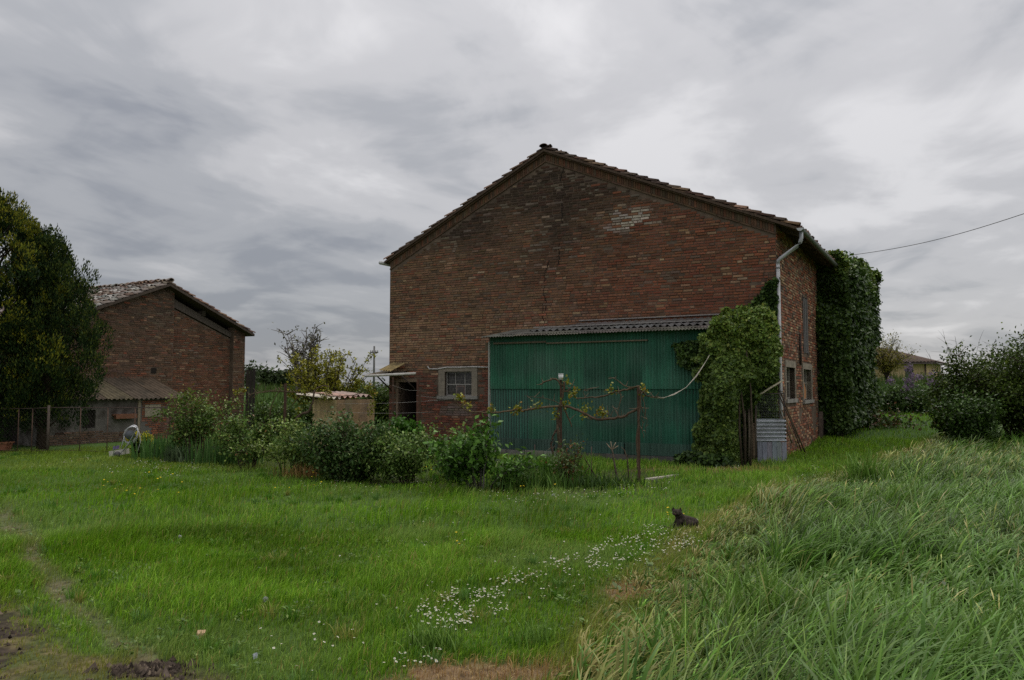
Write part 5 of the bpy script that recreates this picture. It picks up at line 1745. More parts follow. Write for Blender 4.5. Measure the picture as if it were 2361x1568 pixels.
pole('wooden_stick', 'pale stick slanting from the mesh gate up to the downpipe', 'stick', (1746, 914), (1806, 877), .022, (.38, .31, .22), 16.6, 17.3)
a = ground(1490, 1108); c = ground(1562, 1098)
mb = MB(); d = c - a; mb.obox(d / 2 + Vector((0, 0, .02)), d, Vector((d.y, -d.x, 0)).normalized() * .09, (0, 0, .03), (.42, .38, .32))
o = mb.build('plank', M['wood'], None); o.location = a; tag(o, 'pale plank lying in the grass right of the second vine post', 'plank')
for (lab, x, yt, yb) in (('thin stake standing left of the capped vine post', 1363, 1030, 1112), ('thin short stake between the bush and the capped post', 1232, 1025, 1092)):
    b = ground(x, yb); mb = MB(); mb.tube([(0, 0, -.03), (.01, 0, at(x, yt, b.y).z - b.z)], .009, 5, (.1, .07, .055)); o = mb.build('stake', M['rust'], None); o.location = b; tag(o, lab.replace('standing left', 'standing right') if x > 1300 else lab, 'stake')

# overhead cable
a = at(1950, 590, 33); c = at(2440, 466, 24)
mb = MB(); mb.tube([tuple(Vector((0, 0, 0)).lerp(c - a, t) - Vector((0, 0, .25 * math.sin(math.pi * t)))) for t in np.linspace(0, 1, 24)], .012, 5, (.05, .05, .055))
o = mb.build('overhead_cable', M['paint'], None); o.location = a; tag(o, 'black overhead cable rising from the ivy to the right', 'cable')

# ------------------------------------------------------------------ behind: trees, pole, house, bank
def far_tree(name, label, px, ybase, ytop, Y, wpx, n, ls, pal, seed, trunk=.3, nst=16, sigma=.35, group=None, leafm='leaf', stem_r=.05, twigs=8, shape=.8, z0=.3, base_z=None, up=.25, col=(.07, .055, .045)):
    p = at(px, ybase, Y); z = tz(p.x, p.y) if base_z is None else base_z
    H = at(px, ytop, Y).z - z
    return bush(name, label, 'tree', (p.x, p.y, z), H, wpx / F * Y * .5, wpx / F * Y * .4, nst, n, ls, pal, sigma, z0, seed, stem_r, col, twigs, H * .16, group, trunk, shape, leafm, up=up, foliage='crown')
far_tree('shrub_tree', 'yellow green spring tree with upright shoots between the two buildings', 757, 900, 780, 30, 215, 9500, .12, [(.24, .26, .035, 3), (.17, .20, .03, 2), (.32, .32, .06, 1)], 61, None, 60, .07, z0=.15, twigs=8, up=1.2, shape=.8, stem_r=.035)
far_tree('bare_tree', 'thin nearly bare tree behind the yellow green one', 698, 890, 748, 41, 150, 800, .15, [(.09, .10, .06, 2), (.11, .11, .07, 1)], 62, None, 24, .14, z0=.45, twigs=12, stem_r=.055, shape=.2, col=(.16, .14, .13))
BT = [(.045, .075, .04, 3), (.06, .10, .05, 2), (.035, .06, .035, 1)]
for i, (px, yt, w_, lab) in enumerate(((600, 848, 32, 'rounded far tree nearest the outbuilding on the horizon'), (630, 851, 34, 'middle far tree of the row on the horizon'), (658, 853, 30, 'far tree nearest the bare tree on the horizon'), (682, 862, 26, 'low far tree half hidden by the bare tree'))):
    far_tree('far_tree', lab, px, 893, yt, 130, w_ + 14, 2000, .6, BT, 70 + i, .25, 13, .6, 'trees on the far horizon', stem_r=.12, shape=.9)
far_tree('far_tree', 'tree top showing just above the dark board screen', 578, 900, 836, 48, 22, 700, .2, BT, 76, .3, 8, .22, stem_r=.05)
for i, (px, yt, w_, lab) in enumerate(((855, 868, 46, 'dark green shrub under the telegraph pole'), (885, 872, 40, 'light green shrub beside the left barn wall'))):
    far_tree('hedge_shrub', lab, px, 960, yt, 28, w_, 2600, .11, [(.06, .11, .03, 2), (.10, .15, .035, 2), (.04, .08, .03, 1)], 80 + i, .1, 16, .16, stem_r=.02, z0=.15)
b = at(862, 890, 95); zt_ = at(862, 798, 95).z
tp = thing('telegraph_pole', 'distant grey telegraph pole left of the barn', 'pole', (b.x, b.y, .4))
mb = MB(); mb.tube([(0, 0, -.2), (0, 0, zt_ - .4)], [.16, .11], 8, (.16, .155, .15)); mb.build('mast', M['concrete'], tp)
mb = MB(); mb.box(-.5, .5, -.06, .06, zt_ - 1.25, zt_ - 1.1, (.16, .15, .15)); mb.box(-.06, .06, -.4, .4, zt_ - 1.45, zt_ - 1.33, (.16, .15, .15)); mb.build('crossarm', M['concrete'], tp)
for x in (-.42, .42, -.2, .2):
    mb = MB(); mb.tube([(x, 0, zt_ - 1.1), (x, 0, zt_ - .9)], .05, 6, (.25, .22, .2)); mb.build('insulator', M['paint'], tp)

for i, (px, yt, w_, lab) in enumerate(((612, 922, 70, 'low dark green shrub behind the vines nearest the outbuilding'), (668, 930, 80, 'mid green shrub behind the rusty post and vines'), (712, 925, 50, 'shrub squeezed behind the left end of the beige hut'))):
    far_tree('garden_shrub', lab, px, 990, yt, 24.5, w_, 3200, .09, [(.06, .11, .03, 3), (.09, .15, .035, 2), (.04, .08, .024, 2)], 84 + i, .08, 16, .14, stem_r=.02, z0=.1)
# house on the right
YH = 62.0
cr_ = at(2137, 865, YH)
hz0 = .4
HW = Vector((at(2010, 865, YH + 4).x, YH + 4 + 3, 0))
house = thing('yellow_house', 'low ochre house with brown tiled hip roof beyond the bank', 'house', (cr_.x, cr_.y, hz0), R(-36))
HFN = Vector((math.sin(R(-36)), -math.cos(R(-36)), 0)); HFX = Vector((math.cos(R(-36)), math.sin(R(-36)), 0))
ze = at(2137, 834, YH).z - hz0
mb = MB(); mb.box(-9, 0, 0, .3, 0, ze, (.78, .54, .33)); mb.box(-.3, 0, .3, 8, 0, ze, (.78, .54, .33)); mb.box(-9, -8.7, .3, 8, 0, ze, (.72, .5, .3)); mb.box(-8.7, -.3, 7.7, 8, 0, ze, (.72, .5, .3)); mb.build('wall', M['wall2'], house)
zr = at(2066, 803, YH + 4).z - hz0
mb = MB(); o5 = .7
V_ = [(-9 - o5, -o5, ze - .1), (o5, -o5, ze - .1), (o5, 8 + o5, ze - .1), (-9 - o5, 8 + o5, ze - .1), (-5.2, 4, zr), (-3.6, 4, zr)]
mb.add(V_, [(0, 1, 5, 4), (1, 2, 5), (2, 3, 4, 5), (3, 0, 4), (3, 2, 1, 0)], (.085, .06, .048)); rf = mb.build('roof', M['tile'], house)
mb = MB()
for k in range(40):
    x = -9 - o5 + k * (9 + 2 * o5) / 40
    t0 = min(1, max(0, (x + 9 + o5) / 4.5)) * min(1, max(0, (o5 - x) / 4.3)) if False else 1
    xt = -5.2 + (x + 9 + o5) / (9 + 2 * o5) * 1.6
    mb.tube([(x, -o5, ze - .06), (xt, 4, zr + .03)], .09, 5, cj((.10, .07, .055), .2), False)
for k in range(34):
    y = -o5 + k * (8 + 2 * o5) / 34
    mb.tube([(o5, y, ze - .06), (-3.6, 4, zr + .03)], [.09, .03], 5, cj((.10, .07, .055), .2), False)
mb.build('roof_tiles', M['tile'], rf, 'stuff')
mb = MB(); mb.box(-5.9, -5.2, 3.4, 4.1, zr - .9, zr + .55, (.3, .17, .11)); mb.build('chimney', M['brick'], rf)
mb = MB(); mb.tube([(-2.6, 2.8, zr - 1), (-2.6, 2.8, zr + .1)], .1, 7, (.15, .14, .13)); mb.build('flue', M['zinc'], rf)
def hx(px):
    return (onplane(px, 860, Vector((cr_.x, cr_.y, 0)), HFN) - cr_).dot(HFX)
mb = MB(); mb.box(hx(2089) - .05, hx(2106), -.03, .1, ze - 1.9, ze - .55, (.09, .085, .07)); wd = mb.build('window', M['paint'], house)
mb = MB(); mb.box(hx(2089) + .08, hx(2106) - .1, -.034, -.031, ze - 1.8, ze - .65); mb.build('pane', M['glass'], wd)
mb = MB(); mb.tube([(-.08, -.1, 0), (-.08, -.1, ze)], .06, 7, (.12, .08, .06)); mb.build('downpipe', M['paint'], house)
mb = MB(); mb.box(-9 - o5, o5, -o5 - .1, -o5, ze - .2, ze - .08, (.1, .07, .06)); mb.box(o5, o5 + .1, -o5, 8 + o5, ze - .2, ze - .08, (.1, .07, .06)); mb.build('gutter', M['zinc'], house)

far_tree('young_tree', 'thin leafed young tree in front of the ochre house', 2044, 900, 752, 43, 140, 3600, .10, [(.20, .20, .04, 2), (.15, .17, .035, 2), (.26, .22, .06, .5)], 91, .1, 26, .16, z0=.25, twigs=9, stem_r=.03, shape=.5)
# bushes on the right
RB = [(.055, .10, .022, 4), (.08, .135, .028, 2), (.035, .065, .016, 2), (.12, .18, .045, .8)]
p = at(2375, 1000, 21.5); p.z = tz(p.x, p.y)
bush('elder_bush', 'big dark elder bush at the right edge of the picture', 'bush', p, hpx(770, p), 2.0, 1.4, 46, 32000, .092, RB, .16, .3, 51, .03, twigs=12, tw_len=.55, shape=.55)
p = at(2196, 1000, 22.5); p.z = tz(p.x, p.y)
bush('elder_bush', 'smaller dark pointed bush left of the big elder', 'bush', p, hpx(818, p), .5, .6, 16, 6000, .10, RB, .14, .2, 52, .02, twigs=10, tw_len=.4, shape=.9)
p = at(2240, 1000, 20.6); p.z = tz(p.x, p.y)
bush('elder_bush', 'low leafy bush where the lawn meets the tall grass on the right', 'bush', p, hpx(900, p), .75, .6, 20, 8000, .095, [(.045, .10, .028, 3), (.07, .14, .035, 1.5), (.03, .065, .02, 2)], .13, .05, 53, .016, twigs=9, tw_len=.35, shape=.8)
p = at(2235, 1000, 25); p.z = tz(p.x, p.y)
bush('bare_shrub', 'leafless shrub with thin bare branches behind the dark bushes', 'shrub', p, hpx(758, p), 1.35, .8, 22, 0, .1, RB, .1, .3, 54, .012, (.19, .16, .14), 7, .7, shape=.4)
p = at(2075, 950, 37); p.z = tz(p.x, p.y)
bush('green_thicket', 'mid green thicket on the bank below the ochre house', 'bush', p, hpx(893, p), 1.6, .8, 22, 6500, .15, [(.05, .10, .035, 3), (.075, .14, .04, 2), (.035, .07, .03, 1)], .2, .1, 55, .02, twigs=8, tw_len=.4, shape=.7)
p = at(2118, 950, 36); p.z = tz(p.x, p.y)
lil = bush('lilac_shrub', 'shrub with faded mauve flowers on the bank', 'shrub', p, hpx(900, p), .9, .7, 18, 4500, .13, [(.05, .10, .035, 3), (.07, .13, .04, 1)], .18, .1, 56, .018, twigs=8, tw_len=.35, shape=.7)
n = 700
cc = rng.normal(0, .5, (14, 3)) * [1, .6, .5] + [0, -.3, 1.5]
C = cc[rng.integers(0, 14, n)] + rng.normal(0, .09, (n, 3))
leaf_mesh('flowers', C, rng.normal(0, 1, (n, 3)), rng.normal(0, 1, (n, 3)), .09, .08, pick([(.24, .17, .25, 2), (.18, .14, .2, 1)], n), M['petal'], lil)

# ------------------------------------------------------------------ cat
b = ground(1574, 1221)
random.seed(9)
def cat(label, loc, rotz, sc):
    root = thing('cat', label, 'cat', loc, rotz)
    bm = bmesh.new()
    def ball(c, r, dark=True):
        g_ = bmesh.ops.create_icosphere(bm, subdivisions=3, radius=1.0)
        r = r if isinstance(r, tuple) else (r, r, r)
        for v in g_['verts']:
            v.co = Vector((v.co.x * r[0] + c[0], v.co.y * r[1] + c[1], v.co.z * r[2] + c[2]))
    def limb(pts, r0, r1):
        n_ = 14
        for i in range(n_ + 1):
            t = i / n_ * (len(pts) - 1); k = min(int(t), len(pts) - 2)
            p = Vector(pts[k]).lerp(Vector(pts[k + 1]), t - k)
            ball(p, r0 + (r1 - r0) * i / n_)
    # crouched body: haunches right, chest left, head turned to the left and to the viewer
    ball((.095, .02, .078), (.085, .085, .078)); ball((.04, .01, .098), (.095, .078, .078)); ball((-.015, .0, .112), (.068, .066, .075))
    limb([(-.02, 0, .15), (-.05, -.02, .20)], .056, .046)
    ball((-.062, -.03, .222), (.052, .05, .045))
    ball((-.082, -.064, .206), (.026, .026, .02)); ball((-.05, -.066, .208), (.022, .02, .018)); ball((-.098, -.05, .208), (.02, .022, .018))
    for (ex, ey) in ((-.097, -.012), (-.028, -.034)):
        for q in range(8):
            t = q / 7
            ball((ex + (-.006 if ex < -.06 else .006) * t, ey, .245 + .045 * t), ((.021) * (1 - t) + .004, .010 * (1 - t) + .004, .008))
    limb([(-.035, -.045, .10), (-.06, -.06, .05), (-.085, -.085, .018)], .036, .02); limb([(-.045, .035, .10), (-.08, .02, .05), (-.11, .005, .018)], .034, .02)
    ball((-.095, -.095, .014), (.026, .018, .014)); ball((-.125, -.002, .014), (.024, .018, .014))
    ball((.07, -.055, .066), (.068, .045, .062)); limb([(.05, -.075, .03), (-.01, -.10, .016)], .026, .018); ball((.11, .09, .055), (.06, .045, .05))
    limb([(.165, .03, .04), (.18, -.05, .028), (.11, -.13, .022), (-.03, -.155, .022), (-.15, -.14, .024), (-.20, -.115, .045)], .021, .015)
    me = bpy.data.meshes.new('body'); bm.to_mesh(me); bm.free()
    o = link('body', me, root)
    m_ = o.modifiers.new('remesh', 'REMESH'); m_.mode = 'VOXEL'; m_.voxel_size = .0055; m_.use_smooth_shade = True
    s_ = o.modifiers.new('smooth', 'SMOOTH'); s_.iterations = 3; s_.factor = .5
    mt = mat('tabby_fur', base=(.05, .039, .031), rough=.95, col=False, vary=.7, vscale=30, vs2=(1.6, 1, 1), bump=.9, bscale=130, spec=.1, stain=(.11, .09, .072), stain_scale=16, stain_amt=.7)
    me.materials.append(mt)
    for (x, y, z) in ((-.092, -.0685, .2265), (-.060, -.0755, .2265)):
        e_ = MB(); e_.obox((x, y, z), (.010, -.003, 0), (.002, .006, 0), (0, 0, .009), (.16, .19, .05)); e_.build('eye', M['paint'], root)
    e_ = MB(); e_.obox((-.083, -.0895, .210), (.010, -.002, 0), (.002, .006, 0), (0, 0, .006), (.14, .06, .05)); e_.build('nose', M['paint'], root)
    root.scale = (sc * 1.04, sc * 1.04, sc * .86)
    return root
cat('dark tabby cat sitting among daisies at the edge of the lawn', (b.x, b.y, b.z + .01), R(-8), 1.0)

# small loose things on the lawn
def clock(label, px, py, r=.022):
    b = ground(px, py + 60 / ground(px, py).y * 1.6)
    p = at(px, py, b.y)
    root = thing('dandelion_clock', label, 'flower', b, 0, 'dandelion seed heads')
    mb = MB(); mb.tube([(0, 0, 0), (.005, 0, (p.z - b.z) * .5), (p.x - b.x, 0, p.z - b.z)], .0025, 5, (.12, .15, .05)); mb.build('stem', M['leaf'], root)
    n = 220
    d = norm(rng.normal(0, 1, (n, 3)))
    c = np.array([p.x - b.x, 0, p.z - b.z])
    leaf_mesh('seed_head', c + d * r * .45, d, rng.normal(0, 1, (n, 3)), r * .6, r * .22, np.full((n, 3), .6), M['petal'], root)
clock('large white dandelion seed head in the near lawn', 612, 1382)
clock('small white dandelion seed head farther up the lawn', 415, 1238)
clock('pale dandelion seed head by the weeds near the vine post', 1276, 1232 - 90 + 0, .026)
b = ground(463, 1469)
mb = MB(); mb.obox((0, 0, .02), (.05, .01, 0), (-.01, .04, .01), (0, .01, .028), (.5, .33, .2)); o = mb.build('terracotta_shard', M['terracotta'], None); o.location = b; tag(o, 'pale pinkish shard lying on the near lawn', 'shard')
b = ground(588, 1522)
mb = MB(); mb.obox((0, 0, .025), (.024, .01, .008), (-.012, .016, .014), (0, .004, .012), (.42, .45, .48)); o = mb.build('paper_scrap', M['paint'], None); o.location = b; tag(o, 'crumpled pale scrap in the grass at the bottom', 'scrap')

# ------------------------------------------------------------------ grass
def lawn_points(n, y0, y1, power):
    u = rng.random(n)
    Y = (y0 ** power + u * (y1 ** power - y0 ** power)) ** (1 / power)
    X = rng.uniform(-1, 1, n) * (0.70 * Y + 0.9)
    return X, Y
def excl(X, Y):
    # keep grass out of the buildings
    q = np.stack([X - C0.x, Y - C0.y], 1)
    lx = q @ np.array(BX.xy); ly = q @ np.array(BY.xy)
    k = (lx > -WB) & (lx < 0) & (ly > 0) & (ly < BL)
    k |= (lx > GX0 - .02) & (lx < GX1 + .3) & (ly > -SD - .08) & (ly <= 0.02)
    q = np.stack([X - oroot.x, Y - oroot.y], 1)
    ax = q @ np.array(OX.xy); ay = q @ np.array(OY.xy)
    k |= (ax > -6) & (ax < OWR) & (ay > -LD - 1.9) & (ay < OL)
    return k
LAWN = [(.135, .30, .018, 4), (.18, .35, .028, 3), (.085, .21, .014, 2), (.25, .33, .08, .9)]
def lawn(n, y0, y1, power, hmul, wmul, name):
    X, Y = lawn_points(n, y0, y1, power)
    e = edge(X, Y)
    trk, cor = tracks(X, Y), corner(X, Y)
    drk, dry = masks(X, Y)
    b_ = bed(X, Y)
    thin = np.clip(trk * .55 + cor * (.4 + .55 * ss(.5, .6, fbm(X, Y, 2.6, 21, 4))) + drk * .97 + dry * .75 + b_ * .3, 0, .98)
    k = (rng.random(n) > thin) & (e < .25) & ~excl(X, Y)
    X, Y = X[k], Y[k]; n = len(X)
    trk, cor, dry = trk[k], cor[k], dry[k]
    tuft = fbm(X, Y, 1.5, 41); tf2 = fbm(X, Y, .45, 44)
    H = (.05 + .08 * ss(.35, .7, tuft) + .05 * ss(.45, .7, tf2)) * rng.uniform(.45, 1.3, n) * hmul
    H *= (1 - .55 * trk) * (1 - .6 * cor)
    cols = pick(LAWN, n, .2)
    tone = .5 + 1.0 * fbm(X, Y, .9, 49, 4)[:, None]
    cols = cols * tone
    pale = ss(.52, .72, fbm(X, Y, .8, 47))[:, None] * .55
    cols = cols * (1 - pale) + np.array([.215, .345, .10]) * pale
    m_ = (trk * .85)[:, None]; cols = cols * (1 - m_) + np.array([.30, .29, .18]) * m_
    m_ = (cor * .8)[:, None]; cols = cols * (1 - m_) + np.array([.24, .235, .065]) * m_ * rng.uniform(.7, 1.2, (n, 1))
    m_ = np.clip(dry + (rng.random(n) < .03) * .8, 0, 1)[:, None]; cols = cols * (1 - m_) + np.array([.36, .25, .12]) * m_
    yel = ss(11, 20, Y)[:, None] * .35
    cols = cols * (1 - yel) + np.array([.15, .31, .022]) * yel
    # the mown strip by the fence is lighter
    pl_ = (ss(15, 16, Y) * ss(3.0, 4.5, -X))[:, None] * .5
    cols = cols * (1 - pl_) + np.array([.22, .28, .06]) * pl_
    az = 3.0 * fbm(X, Y, .6, 52) - 1.2 + rng.normal(0, .8, n)
    w = (.0032 + .00052 * Y) * wmul * rng.uniform(.7, 1.3, n)
    return blades(name, X, Y, terrain(X, Y), H, w, az, rng.uniform(.15, 1.25, n), cols, M['grass'], 'stuff', 2)
o = lawn(230000, 3.6, 9.0, 1.35, 1.0, 1.0, 'lawn_grass'); o['label'] = 'short uneven lawn grass'
o = lawn(190000, 9.0, 22.5, 1.3, 1.0, 1.0, 'lawn_grass'); o['label'] = 'short lawn grass farther off'
def simple_field(n, xr, yr, keep, H, w, pal, name, lean=.5, seg=2):
    X = rng.uniform(*xr, n); Y = rng.uniform(*yr, n)
    k = keep(X, Y) & ~excl(X, Y)
    X, Y = X[k], Y[k]; n = len(X)
    h = H * rng.uniform(.5, 1.2, n) * (.6 + .8 * fbm(X, Y, .7, 61))
    return blades(name, X, Y, terrain(X, Y), h, w * rng.uniform(.7, 1.3, n), rng.uniform(0, 6.28, n), lean * rng.uniform(.2, 1.4, n), pick(pal, n, .2), M['grass'], 'stuff', seg)
o = simple_field(26000, (7, 26), (19, 38), lambda X, Y: (edge(X, Y) < .3), .11, .02, LAWN, 'side_lawn_grass')
o = simple_field(30000, (-32, 40), (36, 46), lambda X, Y: np.abs(X) < .72 * Y, .6, .03, [(.05, .10, .026, 3), (.07, .13, .03, 2), (.10, .155, .045, 1)], 'bank_grass', .5)
o = simple_field(16000, (-12, 3), (16, 36), lambda X, Y: (X > -.42 * Y) & (X < -.05 * Y) & (Y > 18.5), .35, .02, [(.05, .105, .03, 3), (.075, .15, .035, 2)], 'yard_grass', .5)

# tall meadow grass on the right: fanned tussocks that lean with the wind
def meadow(nc, per, y0, y1, kind, name, hm=1.0):
    Y = y0 + (y1 - y0) * rng.random(nc) ** 1.3
    xe = np.interp(Y, EDGE_Y, EDGE_X)
    X = xe - .2 + rng.random(nc) * (np.maximum(.72 * Y + 1.2 - xe, .5))
    e = edge(X, Y)
    if kind == 'stalk':
        k = (e > -.1) & (rng.random(nc) < .15 + 1.1 * ss(.42, .6, fbm(X, Y, .5, 81)) * ss(5.5, 7.5, Y))
    else:
        k = e > rng.uniform(-.15, .4, nc)
    X, Y, e = X[k], Y[k], e[k]; nc = len(X)
    big = fbm(X, Y, .55, 74)
    grow = ss(-.2, 1.3, e)
    broad = np.clip(ss(.46, .62, fbm(X, Y, .6, 77) + .16 * (1 - ss(4.5, 7.5, Y))) * rng.uniform(.4, 1.2, nc), 0, 1)
    hc = (.25 + .34 * ss(.32, .68, big)) * (1 - .22 * ss(11, 16, Y)) * (.4 + .6 * grow) * rng.uniform(.65, 1.25, nc) * hm
    wind = .15 + 2.2 * (fbm(X, Y, .3, 79) - .5) + rng.normal(0, .5, nc)
    tone = np.exp(rng.normal(-.05, .36, nc))
    R_ = lambda a: np.repeat(a, per)
    n = nc * per
    fan = rng.uniform(0, 6.283, n); rr = np.sqrt(rng.random(n)) * R_(.05 + .06 * rng.random(nc))
    bx, by = R_(X) + np.cos(fan) * rr, R_(Y) + np.sin(fan) * rr
    gx_, gy_ = 1.0 * np.cos(R_(wind)) + .6 * np.cos(fan), 1.0 * np.sin(R_(wind)) + .6 * np.sin(fan)
    az = np.arctan2(gy_, gx_) + rng.normal(0, .25, n)
    amp = np.hypot(gx_, gy_)
    Z = terrain(bx, by)
    b_ = R_(broad)
    if kind == 'leaf':
        H = R_(hc) * rng.uniform(.5, 1.25, n)
        w = (.0062 + .0105 * b_ + .0005 * by + .003 * (1 - ss(5, 7.5, by))) * rng.uniform(.6, 1.4, n)
        cols = pick([(.066, .165, .016, 3), (.092, .21, .026, 2.5), (.15, .255, .06, .9), (.032, .09, .008, 2.6)], n, .24) * R_(tone)[:, None]
        m_ = (b_ * .6)[:, None]
        cols = cols * (1 - m_) + np.array([.09, .225, .038]) * m_ * rng.uniform(.8, 1.25, (n, 1))
        dr = R_((1 - grow) * .8 + .05)[:, None] * (rng.random((n, 1)) < .55)
        cols = cols * (1 - dr) + np.array([.36, .31, .15]) * dr
        lean = np.clip(rng.uniform(.45, 1.45, n) + .35 * amp, .2, 2.0)
        seg = 5
    else:
        H = R_(hc) * rng.uniform(.85, 1.2, n) + .06
        w = (.0032 + .0004 * by) * rng.uniform(.7, 1.3, n)
        cols = pick([(.26, .30, .11, 3), (.33, .33, .16, 2), (.18, .25, .085, 2)], n, .15) * R_(tone)[:, None]
        lean = np.clip(rng.uniform(.2, .8, n) + .3 * amp, .1, 1.3)
        seg = 6
    return blades(name, bx, by, Z, H, w, az, lean, cols, M['grass'], 'stuff', seg, head=(kind == 'stalk'))
o = meadow(2700, 17, 3.0, 12, 'leaf', 'meadow_grass'); o['label'] = 'long lush grass filling the right foreground'
o = meadow(2600, 16, 11, 30, 'leaf', 'meadow_grass'); o['label'] = 'long grass toward the dark bushes'
o = meadow(900, 5, 4.5, 18, 'stalk', 'seed_grass'); o['label'] = 'pale flowering grass stalks in the meadow'
# broad fresh tussocks
for i, (px, py, n, H, w, lab) in enumerate(((1760, 1470, 150, .55, .016, 'lush broad bladed tussock in the middle foreground'), (1640, 1560, 150, .5, .015, 'broad bladed tussock at the bottom right of centre'), (2090, 1190, 330, .5, .016, 'dark green tussock on the meadow edge'),
                                         (1990, 1120, 220, .62, .02, 'tall pale tussock near the edge of the lawn'), (1700, 1400, 90, .45, .012, 'fresh tussock on the left fringe of the meadow'), (2290, 1560, 170, .55, .016, 'broad bladed tussock in the bottom right corner'),
                                         (2000, 1500, 170, .5, .016, 'broad bladed tussock between two others at lower right'), (1235, 1490, 120, .2, .007, 'small dark tuft beside the bare soil patch'), (1000, 1500, 200, .22, .008, 'small tuft left of the bare soil patch'))):
    clump('grass_tussock', lab, 'grass tuft', ground(px, py), n, H, .17 if i < 7 else .09, w, [(.13, .27, .06, 3), (.18, .33, .10, 2), (.09, .19, .04, 2)], .85, .2, 'tussocks of broad grass')
# dry straw on the bare patch and along the meadow fringe
n = 900
X = np.concatenate([rng.normal(-.12, .36, 600), rng.normal(.95, .2, 300)]); Y = np.concatenate([rng.normal(4.55, .16, 600), rng.normal(6.4, .35, 300)])
o = blades('straw', X, Y, terrain(X, Y) + .015, np.full(n, .05) * rng.uniform(.5, 1.5, n), np.full(n, .004), rng.uniform(0, 6.28, n), rng.uniform(1.2, 3.2, n), pick([(.32, .23, .12, 2), (.24, .14, .08, 2), (.4, .32, .2, 1)], n, .2), M['grass'], 'stuff', 3)
# darker and taller tufts scattered through the lawn
m = 420
Y = 4.2 + 15 * rng.random(m) ** 1.3; X = rng.uniform(-1, 1, m) * (.68 * Y + .5)
k = (edge(X, Y) < -.15) & ~excl(X, Y) & (corner(X, Y) < .3) & (bed(X, Y) < .5)
X, Y = X[k], Y[k]; m = len(X); per = 42
rad = np.repeat(rng.uniform(.03, .12, m), per); a = rng.uniform(0, 6.283, m * per); q = np.sqrt(rng.random(m * per))
bx, by = np.repeat(X, per) + np.cos(a) * rad * q, np.repeat(Y, per) + np.sin(a) * rad * q
tn = np.repeat(rng.choice([0, 1, 2], m, p=[.5, .3, .2]), per)
pal_ = np.array([(.075, .20, .022), (.10, .215, .06), (.24, .27, .085)])[tn] * np.exp(rng.normal(0, .18, (m * per, 1)))
o = blades('lawn_tufts', bx, by, terrain(bx, by), rng.uniform(.05, .13, m * per), .0038 + .0005 * by, a + rng.normal(0, .4, m * per), rng.uniform(.2, 1.1, m * per), pal_, M['grass'], 'stuff', 3)
o['label'] = 'denser tufts scattered in the lawn'
# broad leaved weeds in the lawn and in the long grass
def weeds(name, n_ros, yr, where, size, per, zr, pal, label):
    Y = yr[0] + (yr[1] - yr[0]) * rng.random(n_ros) ** 1.3
    X = rng.uniform(-1, 1, n_ros) * (.7 * Y + .8)
    k = where(X, Y) & ~excl(X, Y)
    X, Y = X[k], Y[k]; m = len(X)
    a = rng.uniform(0, 6.283, m * per)
    hz = rng.uniform(*zr, m * per)
    sz = np.repeat(size * rng.uniform(.5, 1.3, m), per) * rng.uniform(.6, 1.1, m * per)
    bx, by = np.repeat(X, per) + rng.normal(0, .012, m * per), np.repeat(Y, per) + rng.normal(0, .012, m * per)
    C = np.stack([bx, by, terrain(bx, by) + hz], 1)
    ax = np.stack([np.cos(a), np.sin(a), rng.uniform(.1, .8, m * per)], 1)
    o = leaf_mesh(name, C, ax, rng.normal(0, .25, (m * per, 3)) + [0, 0, 1], sz, sz * .42, pick(pal, m * per, .2), M['leaf'], None)
    o['label'] = label
weeds('lawn_weeds', 2600, (3.8, 14), lambda X, Y: (edge(X, Y) < -.1) & (fbm(X, Y, .7, 101) > .5) & (corner(X, Y) < .4), .042, 7, (.01, .05), [(.10, .19, .04, 2), (.075, .15, .045, 2), (.15, .23, .07, 1)], 'low broad leaved weeds in the lawn')
weeds('meadow_weeds', 1100, (3.8, 16), lambda X, Y: (edge(X, Y) > .05) & (fbm(X, Y, .8, 103) > .5), .055, 12, (.05, .34), [(.09, .17, .04, 2), (.13, .21, .06, 1), (.06, .12, .03, 1)], 'broad leaved weeds among the long grass')
# clods and crumbs on the bare patches
n = 5200
X = np.concatenate([rng.uniform(-5.5, -1.2, n - 1400), rng.normal(-2.18, .14, 1400)]); Y = np.concatenate([rng.uniform(3.9, 6.6, n - 1400), rng.normal(4.66, .09, 1400)])
k = np.maximum(corner(X, Y) * ss(.46, .6, fbm(X, Y, 2.6, 21, 4)), masks(X, Y)[0]) > rng.uniform(.1, .9, n)
X, Y = X[k], Y[k]; n = len(X)
r_ = rng.lognormal(-4.5, .5, n)[:, None]
c = np.stack([X, Y, terrain(X, Y) + .004], 1)
dirs = np.array([[1, 0, -.3], [-.5, .87, -.3], [-.5, -.87, -.3], [0, 0, .9]])
Vv = np.stack([c + (dirs[q] + rng.normal(0, .3, (n, 3))) * r_ for q in range(4)], 1)
o = npmesh('soil_clods', Vv.reshape(-1, 3), np.zeros((0, 4), int), np.repeat(pick([(.05, .038, .03, 3), (.09, .07, .05, 1)], n, .3), 4, axis=0), M['soil'], None, 'stuff', T=(np.arange(n)[:, None, None] * 4 + np.array([[0, 1, 3], [1, 2, 3], [2, 0, 3]])).reshape(-1, 3)); o['label'] = 'crumbs of dark soil'
